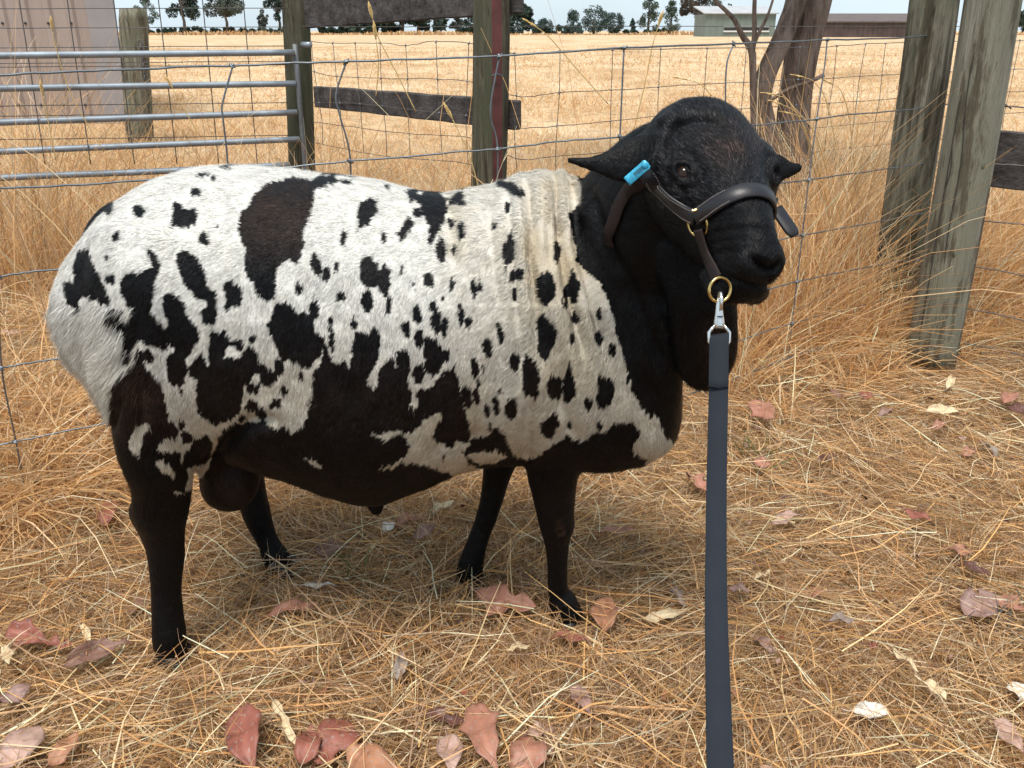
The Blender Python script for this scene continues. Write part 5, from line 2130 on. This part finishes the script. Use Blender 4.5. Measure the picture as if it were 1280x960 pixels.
# jaw strap down to the lead ring
jaw0, jn0 = surf(876, 288)
Pj, Nj = strap_on_head([(875, 286), (880, 303), (887, 322), (894, 340), (899, 350)], .0035, 24)
ribbon(Geo(), Pj, Nj, .0145, .004).build('jaw_strap', M_LEATHER2, HALTER)
# far-side buckle tail standing out past the muzzle
e0, e1 = at(970, 260, 1.02), at(994, 295, 1.0)
fd = Vector((.45, -.85, .05)).normalized()
pts = [e0.lerp(e1, i / 8) for i in range(9)]
ribbon(Geo(), pts, [fd] * 9, [.018] * 7 + [.0165, .011], .0042).build('strap_end', M_LEATHER, HALTER)


def ring(c, ax, r, wire, name, mat, parent, squash=1.0, n=28):
    ax = Vector(ax).normalized()
    u = ax.orthogonal().normalized()
    w = ax.cross(u)
    g = Geo()
    g.tube([Vector(c) + u * (math.cos(2 * math.pi * k / n) * r) + w * (math.sin(2 * math.pi * k / n) * r * squash) for k in range(n)], wire, n=8, closed=True)
    return g.build(name, mat, parent)


ring(rp + rn * .001, (rn + Vector((.1, 0, 0))), .0145, .0016, 'ring', M_BRASS, HALTER)
q = mirror(rp)
ring(q + mirror_n(Vector(rn)) * .004, mirror_n(Vector(rn)), .0145, .0016, 'ring', M_BRASS, HALTER)
# square keeper on the noseband joint
kp, kn = surf(874, 262)
g = Geo()
g.box(kp + kn * .006, .009, .003, .003, Matrix.Rotation(-.25, 3, 'Y'))
bevel_obj(g.build('keeper', M_BRASS, HALTER, smooth=False), .0006)
lr, ln_ = surf(899, 352)
LRC = at(900, 362, (lr.y - .022))
ring(LRC, (.35, -1, .15), .0135, .0018, 'lead_ring', M_BRASS, HALTER)

# ---- ear tag
t = NT('blue_ear_tag')
t.base(t.ramp(t.noise(180, 5, .7), [(.36, (.05, .20, .26)), (.52, (.025, .34, .55)), (.68, (.10, .44, .56))]))
t.set(rough=.35, spec=.5)
M_TAG = t.m
t0_, tn0 = surf(786, 224)
t1_, tn1 = surf(808, 205)
dep_y = min(t0_.y, t1_.y) - .005
p0_, p1_ = at(783.5, 227, dep_y), at(810, 204, dep_y - .004)
g = Geo()
m_ = 12
pts = [p0_.lerp(p1_, i / m_) for i in range(m_ + 1)]
nr = Vector((-.12, -1, .28)).normalized()
wd = [.0115] * 10 + [.0115, .0125, .009]
TAG = ribbon(g, pts, [nr] * (m_ + 1), wd, .0016).build('ear_tag', M_TAG, RAM)
M_TAGINK = plain('tag_print', (.02, .06, .09), .6)
ax_x = (p1_ - p0_).normalized()
ax_y = nr.cross(ax_x).normalized()
if ax_y.z < 0:
    ax_y = -ax_y
GLY = {'M': ['10001', '11011', '10101', '10001', '10001'], 'O': ['111', '101', '101', '101', '111'], '5': ['111', '100', '111', '001', '111']}
g = Geo()
cx = .012
cell = .00078
for ch in 'MOO5':
    rows = GLY[ch]
    for j, row in enumerate(rows):
        for i, b_ in enumerate(row):
            if b_ == '1':
                o_ = p0_ + ax_x * (cx + i * cell) + ax_y * ((2 - j) * cell * 1.25) + nr * .0011
                g.box(o_, cell, cell * 1.25, .0002, Matrix((ax_x, ax_y, nr)).transposed())
    cx += (len(rows[0]) + 1) * cell
g.build('print', M_TAGINK, TAG, smooth=False)
# stud through the ear
st0 = p1_.lerp(p0_, .12)
g = Geo()
g.ball(st0 + nr * .001, .0042, .002, .0042, 12, 6)
g.build('stud', M_TAG, TAG)

# ---- lead: snap hook and navy webbing running down to the hand outside the picture
hk0 = LRC + Vector((0, -.004, -.014))
LEAD = thing('lead', hk0, 'navy blue webbing lead clipped under the ram\'s chin, hanging towards the camera', 'lead')
HY = hk0.y
a0 = at(899, 370, HY)
a1 = at(899, 411, HY - .012)
ax = (a1 - a0).normalized()
sx = Vector((1, 0, 0))
nz = ax.cross(sx).normalized()
HK = Geo()
L_ = (a1 - a0).length
HK.tube([a0 + ax * (L_ * f_) for f_ in (0, .1, .3, .55, .8, .95, 1.0)], [(.0016, .0016), (.0026, .0026), (.0036, .003), (.0046, .0036), (.006, .004), (.0062, .004), (.004, .003)], n=12, ref=(1, 0, 0))
# hooked nose
HK.tube([a0 + ax * .004, a0 + nz * .001, a0 - ax * .004 + nz * .004, a0 - ax * .002 + nz * .009, a0 + ax * .006 + nz * .011, a0 + ax * .016 + nz * .009], [.0018, .002, .002, .002, .0019, .0015], n=8)
SNAP = HK.build('snap_hook', M_STEEL, LEAD)
g = Geo()
bc = a0 + ax * (L_ * .80)
Mb = Matrix((sx, ax, nz)).transposed()
fr_n = nz if nz.y < 0 else -nz
g.box(bc + fr_n * .0038, .0058, .010, .003, Mb)
bevel_obj(g.build('gate_latch', M_STEEL, SNAP, smooth=False), .0008)
g = Geo()
g.box(bc - ax * .0062 + fr_n * .0040, .0062, .0012, .0022, Mb)
g.build('latch_slot', plain('slot_shadow_steel', (.05, .05, .05), .6, .5), SNAP, smooth=False)
g = Geo()
wv = .0112
lp = [a1 - ax * .004 + sx * -.005, a1 + ax * .001 + sx * -wv * .8, a1 + ax * .004 + sx * -wv, a1 + ax * .014 + sx * -wv, a1 + ax * .0175 + sx * -wv * .8,
      a1 + ax * .0175 + sx * wv * .8, a1 + ax * .014 + sx * wv, a1 + ax * .004 + sx * wv, a1 + ax * .001 + sx * wv * .8, a1 - ax * .004 + sx * .005]
g.tube(lp, .0019, n=8)
g.build('swivel_loop', M_STEEL, SNAP)
t = NT('navy_webbing')
tc_ = t.new('ShaderNodeUVMap', uv_map='UVMap')
wv_ = t.new('ShaderNodeTexWave', wave_type='BANDS', bands_direction='Y')
wv_.inputs['Scale'].default_value = 1.0
wv_.inputs['Distortion'].default_value = .6
t.ln(tc_.outputs['UV'], wv_.inputs['Vector'])
f = t.noise(30, 3)
cA = t.ramp(f, [(.3, (.003, .0045, .007)), (.7, (.007, .009, .014))])
t.base(t.mix(wv_.outputs['Fac'], cA, (.024, .029, .040)))
t.set(rough=.75, spec=.25)
t.bump(wv_.outputs['Fac'], .5, .0008)
M_WEB = t.m


def web(name, pts, widths, nrm, parent, thick=.0022):
    pts = [Vector(p) for p in pts]
    g = ribbon(Geo(), pts, nrm, widths, thick)
    me = g.mesh(name)
    uv = me.uv_layers.new(name='UVMap')
    run = [0]
    for i in range(1, len(pts)):
        run.append(run[-1] + (pts[i] - pts[i - 1]).length)
    for lo in me.loops:
        i = min(lo.vertex_index // 8, len(pts) - 1)
        uv.data[lo.index].uv = ((lo.vertex_index % 8) / 8, run[i] / .0032)
    return link(name, me, M_WEB, parent)


def lead_pt(px, py, dep):
    d = ray(px, py)
    return CAMP + d * dep            # d has unit depth along the lens axis


d0 = (a1.y * _ct - (a1.z - CAM_H) * _st)
LP = [(899, 421, d0), (898.5, 470, d0 - .01), (897, 540, d0 - .03), (895.5, 620, d0 - .065), (895, 700, d0 - .11), (895.5, 780, d0 - .165), (897.5, 860, d0 - .225), (900, 950, d0 - .29), (904, 1040, d0 - .35), (909, 1130, d0 - .40)]
c = smooth_curve([tuple(lead_pt(*q)) for q in LP], 60)
lp = [Vector(x) for x in c]
nrm = [(CAMP - p).normalized() * .6 + Vector((.12 + .5 * math.sin(p.z * 7.0 + .6), -1, .1)) * .4 for p in lp]
web('strap', lp, .0205, nrm, LEAD)
# sewn-back end round the swivel
fold = [p + n.normalized() * .0032 for p, n in zip(lp[:9], nrm[:9])]
fold = [lp[0] + Vector((0, .002, .002))] + fold
ff = web('sewn_end', fold, .0209, [nrm[0]] + nrm[:9], LEAD)
g = Geo()
e_ = fold[-1]
g.box(e_ + nrm[8].normalized() * .001, .0209, .0014, .0016, Matrix.Rotation(.22, 3, 'Y'))
g.build('stitch_bar', plain('dark_thread', (.004, .005, .008), .8), LEAD, smooth=False)
# ================================================================== FALLEN GUM LEAVES
LEAFC = {'p': (.33, .15, .10), 'r': (.25, .085, .058), 'd': (.11, .045, .034), 'm': (.27, .165, .14), 'c': (.60, .47, .29), 'w': (.66, .61, .53), 'g': (.25, .195, .165), 'o': (.33, .155, .085), 'k': (.39, .25, .20), 'b': (.19, .10, .072)}
M_LEAF = NT('dead_gum_leaf')
_t = M_LEAF
_c = _t.attr('tint')
_n = _t.noise(38, 5, .65)
_r = _t.ramp(_n, [(.32, (.50, .45, .42)), (.45, (.92, .90, .88)), (.6, (1, 1, 1)), (.75, (1.2, 1.17, 1.14))])
_t.base(_t.mix(1.0, _c, _r, 'MULTIPLY'))
_t.set(rough=.5, spec=.32)
_t.bump(_t.noise(160, 3), .25, .0015)
M_LEAF = M_LEAF.m


SPOT = []


def leaf(px, py, ln, wd, ang, key, label, curl=.25, z=.034, tilt=0.0, shape=.42, fold=.35):
    """a gum leaf on the straw: photo centre, length, width, heading (degrees, 0 = towards the right), colour"""
    a = math.radians(ang)
    dx, dy = math.cos(a) * ln / 2, -math.sin(a) * ln / 2
    c0 = ground(px, py, .03)
    zb = float(zg([c0.x], [c0.y])[0]) + z
    A_, B_ = ground(px - dx, py - dy, zb), ground(px + dx, py + dy, zb)
    c = (A_ + B_) / 2
    dep = c.y * _ct - (c.z - CAM_H) * _st
    L_ = min((B_ - A_).length, ln * dep / FPX * 1.45) * .98
    W_ = wd * dep / FPX * 1.2
    fx = (B_ - A_).normalized()
    fz = (Vector((0, 0, 1)) + Vector((rng.normal(0, .14), -.22 + rng.normal(0, .14), 0))).normalized()
    fz = (fz - fx * fz.dot(fx)).normalized()
    fy = fz.cross(fx)
    if tilt:
        Rm = Matrix.Rotation(tilt, 3, fx)
        fy, fz = Rm @ fy, Rm @ fz
    m, k = 12, 7
    top = []
    ph = rng.uniform(0, 6.28)
    tw = rng.normal(0, .5)
    rag = float(rng.choice([.03, .06, .12, .18]))
    torn = float(rng.uniform(.25, .8)) if rng.random() < .3 else 0
    for i in range(m + 1):
        u = i / m
        prof = (u ** .7 * (1 - u) ** (.7 * (1 - shape) / shape)) if 0 < u < 1 else 0
        pk = shape ** .7 * (1 - shape) ** (.7 * (1 - shape) / shape)
        hw = W_ / 2 * max(.02, prof / pk)
        hw *= 1 + rag * math.sin(u * 17 + ph) + rag * .7 * math.sin(u * 31 + 2 * ph)
        if torn and abs(u - torn) < .09:
            hw *= .45
        arch = curl * L_ * .5 * (4 * u * (1 - u) - .5) + .004 * math.sin(u * 9 + ph)
        sway = .06 * L_ * math.sin(u * 3.1 + ph)
        row = []
        for j in range(k):
            v = j / (k - 1) * 2 - 1
            tv = tw * (u - .5)
            up = fold * abs(v) * hw * (1 + .3 * math.sin(u * 7 + ph)) + .0012 * math.sin(u * 23 + v * 5 + ph)
            lat = v * hw * math.cos(min(1.2, fold))
            o = fy * (lat * math.cos(tv) - up * math.sin(tv)) + fz * (lat * math.sin(tv) + up * math.cos(tv))
            row.append(Vector(((u - .5) * L_, 0, 0)).x * fx + fz * arch + fy * sway + o)
        top.append(row)
    vs, fs, cols = [], [], []
    base = np.array(LEAFC[key])
    under = base * .6 + np.array([.22, .19, .17]) * .5
    th = .0007
    for s_, off in ((0, 0), (1, -th)):
        for i, row in enumerate(top):
            for j, p_ in enumerate(row):
                vs.append(p_ + fz * off)
                cc = base if s_ == 0 else under
                rib = 1.16 if j == k // 2 else 1.0
                edge = .86 if j in (0, k - 1) else 1.0
                cols.append(cc * rib * edge * rng.uniform(.93, 1.07))
    n1 = (m + 1) * k
    for i in range(m):
        for j in range(k - 1):
            q = (i * k + j, (i + 1) * k + j, (i + 1) * k + j + 1, i * k + j + 1)
            fs.append(q)
            fs.append(tuple(x + n1 for x in q[::-1]))
    loop = [j for j in range(k)] + [i * k + k - 1 for i in range(1, m + 1)] + [m * k + j for j in range(k - 2, -1, -1)] + [i * k for i in range(m - 1, 0, -1)]
    for a_, b_ in zip(loop, loop[1:] + loop[:1]):
        fs.append((a_, b_, b_ + n1, a_ + n1))
    # short stalk
    g = Geo()
    g.v, g.f = [Vector(v) for v in vs], fs
    nb = len(g.v)
    e0 = top[0][k // 2]
    g.tube([e0 + fx * .002, e0 - fx * .008 + fz * .001, e0 - fx * .016 + fz * .003 + fy * .003], [.0009, .0008, .0007], n=5)
    cols += [base * .8] * (len(g.v) - nb)
    lowest = min(v.z for v in g.v)
    lift_ = -lowest - .006 if lowest < -.006 else 0
    me = mesh('fallen_leaf', g.v, g.f)
    point_color(me, np.clip(np.array(cols), 0, 1))
    o = bpy.data.objects.new('fallen_leaf', me)
    me.materials.append(M_LEAF)
    COL.objects.link(o)
    o.location = c + Vector((0, 0, lift_))
    tag(o, label, 'leaf', 'fallen gum leaves on the straw')
    SPOT.append((c.x, c.y, c.z + lift_, max(L_, W_)))
    return o


LEAVES = [
    (36, 797, 58, 29, -8, 'r', 'broad dusky red leaf near the left edge, level with the near hind hoof'),
    (72, 807, 34, 17, -12, 'r', 'small red leaf tip touching the broad red leaf left of the near hind hoof'),
    (122, 818, 92, 26, 20, 'b', 'long brown mauve leaf just left of the near hind hoof'),
    (107, 793, 30, 9, -52, 'c', 'little cream curled leaf above the long brown leaf by the near hind hoof'),
    (20, 868, 42, 18, 40, 'm', 'faded mauve leaf at the left edge below the broad red leaf'),
    (22, 935, 74, 32, 48, 'k', 'large pale pink leaf in the bottom left corner'),
    (78, 936, 54, 18, 46, 'o', 'narrow orange brown leaf beside the large pale pink corner leaf'),
    (308, 925, 66, 36, -68, 'r', 'large dark red leaf standing steeply, bottom left of the leaf cluster'),
    (360, 912, 68, 11, -50, 'c', 'long curved cream leaf between two red leaves at the bottom'),
    (383, 930, 46, 24, 70, 'r', 'red leaf partly under the long cream leaf at the bottom'),
    (365, 763, 68, 15, 6, 'p', 'slim pink leaf arched on the straw right of the near hind leg'),
    (400, 732, 42, 8, 8, 'w', 'thin whitish curved leaf right of the far hind hoof'),
    (173, 757, 26, 15, 60, 'b', 'small faint brown leaf left of the near hind shin'),
    (8, 822, 26, 12, -60, 'c', 'tan leaf scrap under the red leaf at the left edge'),
    (415, 686, 46, 20, 18, 'b', 'dark mauve brown leaf right of the far hind foot'),
    (632, 748, 80, 30, -16, 'p', 'large pink leaf lying in front of the far fore hoof'),
    (622, 763, 30, 20, 30, 'p', 'short folded pink leaf under the large pink leaf between the forelegs'),
    (757, 770, 46, 36, 82, 'o', 'rounded orange brown leaf standing right of the near fore hoof'),
    (713, 799, 50, 15, -6, 'r', 'dark red folded leaf under the near fore hoof'),
    (416, 927, 64, 40, 58, 'r', 'broad red brown leaf, left of the two at the bottom under the belly'),
    (466, 950, 64, 30, -14, 'o', 'rust brown glossy leaf at the bottom edge right of the broad red brown leaf'),
    (562, 943, 42, 26, -72, 'k', 'pale crumpled mauve leaf at the bottom, left of the long pink leaf'),
    (607, 925, 82, 34, -60, 'p', 'long pink leaf at the bottom crossed by pale straws'),
    (556, 898, 48, 16, -22, 'd', 'dark narrow leaf above the pale crumpled mauve leaf'),
    (657, 943, 50, 36, 86, 'p', 'oval pink leaf at the bottom edge with a clear midrib'),
    (686, 928, 38, 18, -70, 'b', 'brown leaf tucked behind the oval pink leaf'),
    (672, 912, 22, 14, 30, 'k', 'tiny pale mauve scrap above the oval pink leaf'),
    (725, 875, 40, 17, -48, 'm', 'mauve brown leaf below the near fore hoof'),
    (500, 832, 34, 17, 70, 'g', 'faint grey shrivelled leaf in the straw below the belly'),
    (648, 808, 32, 9, 5, 'c', 'flat tan leaf below the large pink leaf'),
    (1226, 757, 48, 42, 20, 'm', 'round mauve leaf near the right edge'),
    (1262, 755, 42, 19, -14, 'p', 'pink oval leaf overlapping the round mauve leaf at the right edge'),
    (1201, 688, 30, 16, -20, 'p', 'folded pink leaf above the round mauve leaf'),
    (1217, 713, 44, 10, -22, 'd', 'thin dark red curled leaf just above the round mauve leaf'),
    (1088, 890, 42, 16, 0, 'w', 'bleached white leaf scrap at the bottom right'),
    (1276, 868, 26, 24, 80, 'w', 'round white leaf cut by the right edge'),
    (1168, 863, 34, 11, -38, 'c', 'cream leaf right of the bleached white scrap'),
    (1132, 825, 46, 9, -35, 'c', 'slender tan leaf above the bleached white scrap'),
    (1262, 921, 50, 20, -42, 'k', 'pale mauve leaf in the bottom right corner'),
    (1052, 775, 34, 15, -8, 'g', 'grey mauve leaf halfway between the lead and the round mauve leaf'),
    (956, 804, 36, 12, -40, 'm', 'narrow mauve leaf right of the lower lead'),
    (1022, 741, 16, 11, 10, 'p', 'tiny pink leaf right of the lead below the pale straws'),
    (953, 718, 24, 8, 16, 'c', 'small cream leaf close to the right of the lead'),
    (1092, 806, 12, 8, 0, 'r', 'very small red leaf scrap above the slender tan leaf'),
    (925, 735, 30, 12, -8, 'm', 'mauve leaf touching the right side of the lead'),
    (952, 518, 40, 22, -28, 'p', 'crumpled pink leaf cluster right of the upper lead'),
    (1043, 492, 28, 12, -20, 'b', 'brown curled leaf in the grass left of the post'),
    (1083, 495, 20, 10, 0, 'r', 'small dark red leaf left of the big post foot'),
    (1107, 515, 20, 12, 20, 'm', 'mauve leaf between the two small leaves left of the big post foot'),
    (1178, 514, 42, 12, -4, 'c', 'cream pod-like leaf in front of the big post'),
    (1186, 476, 36, 9, 62, 'c', 'cream leaf standing up at the foot of the big post'),
    (1174, 532, 18, 12, 15, 'p', 'small pink leaf below the cream leaf in front of the post'),
    (1210, 564, 18, 12, 25, 'p', 'small pink leaf farther in front of the post, left of a grey one'),
    (1238, 562, 28, 12, -38, 'g', 'grey curled leaf near the right edge in front of the post'),
    (1265, 497, 30, 18, 20, 'p', 'pink leaf at the right edge beyond the big post'),
    (1271, 515, 26, 14, -35, 'd', 'dark red leaf under the pink leaf at the right edge'),
    (953, 580, 22, 16, 10, 'p', 'square pink leaf scrap right of the lead, level with the chest'),
    (1036, 574, 24, 10, 20, 'd', 'dark brown leaf half buried in the straw right of the square pink scrap'),
    (1148, 645, 38, 13, -14, 'r', 'dark mauve red leaf in the open straw at the right'),
    (872, 605, 32, 22, -52, 'p', 'pink folded leaf just left of the lead'),
    (985, 647, 42, 14, 15, 'k', 'faded pink leaf half covered by straw right of the lead'),
    (485, 657, 16, 14, 60, 'w', 'small whitish scrap below the belly'),
    (511, 650, 40, 20, 14, 'p', 'pink leaf on the straw below the belly'),
    (531, 664, 32, 15, 25, 'm', 'mauve leaf touching the pink leaf below the belly'),
    (555, 634, 34, 14, 22, 'c', 'tan leaf left of the far foreleg'),
    (772, 665, 48, 12, 2, 'p', 'flat pink leaf right of the near foreleg'),
    (832, 767, 62, 13, 8, 'c', 'long curled cream leaf left of the lower lead'),
    (848, 745, 26, 18, -60, 'g', 'grey crumpled leaf above the long curled cream leaf'),
    (55, 513, 58, 22, 50, 'p', 'pink leaf lying on the long straw left of the rump'),
    (137, 642, 38, 24, 60, 'r', 'red brown leaf behind the near hock'),
    (90, 470, 46, 10, 10, 'k', 'faded pink leaf in the straw under the rump'),
    (12, 417, 32, 8, 4, 'k', 'thin pinkish leaf at the left edge level with the rump'),
]
for px, py, ln, wd, ang, key, label in LEAVES:
    if py > 850:
        ln, wd = ln * 1.12, wd * 1.15
    hi = py < 560 and (px < 110 or px > 900)
    leaf(px, py, ln, wd, ang, key, label, curl=float(rng.uniform(-.12, .26)), z=.054 if hi else float(rng.uniform(.034, .045)), fold=float(rng.uniform(.08, .5)), shape=float(rng.uniform(.36, .52)),
         tilt=float(rng.normal(0, .13)))

# loose straws that have blown across the leaves
P_, A_ = [], []
for x, y, z, s in SPOT:
    for k in range(int(rng.integers(2, 6))):
        a = rng.uniform(0, 6.283)
        l = rng.uniform(.05, .14)
        ox, oy = rng.normal(0, s * .25, 2)
        P_.append((x + ox - math.cos(a) * l / 2, y + oy - math.sin(a) * l / 2, z + rng.uniform(.003, .012), l))
        A_.append(a)
P_ = np.array(P_)
n = len(P_)
bundle('loose_straw', [blades(n, P_[:, :3], np.array(A_), rng.normal(.02, .07, n), P_[:, 3], rng.uniform(.0011, .0022, n), straw_col(n, None, .85, 1.25), 3, .35, .05)], M_STRAW)

# crumbled leaf litter among the straw
n = 900
x, y = in_view(n, .65, 3.0, 1.1)
k = vnoise(np.stack([x, y], 1) * 3, 71) > .45
x, y = x[k], y[k]
n = len(x)
cc = np.array([LEAFC[q] for q in 'prdmogbk'])[rng.choice(8, n)] * rng.uniform(.6, 1.1, n)[:, None]
bundle('leaf_litter', [blades(n, np.stack([x, y, zg(x, y) + rng.uniform(.012, .034, n)], 1), rng.uniform(0, 6.283, n), rng.normal(.1, .4, n), rng.uniform(.006, .022, n), rng.uniform(.004, .011, n), cc, 2, .6, .3)], M_LEAF)
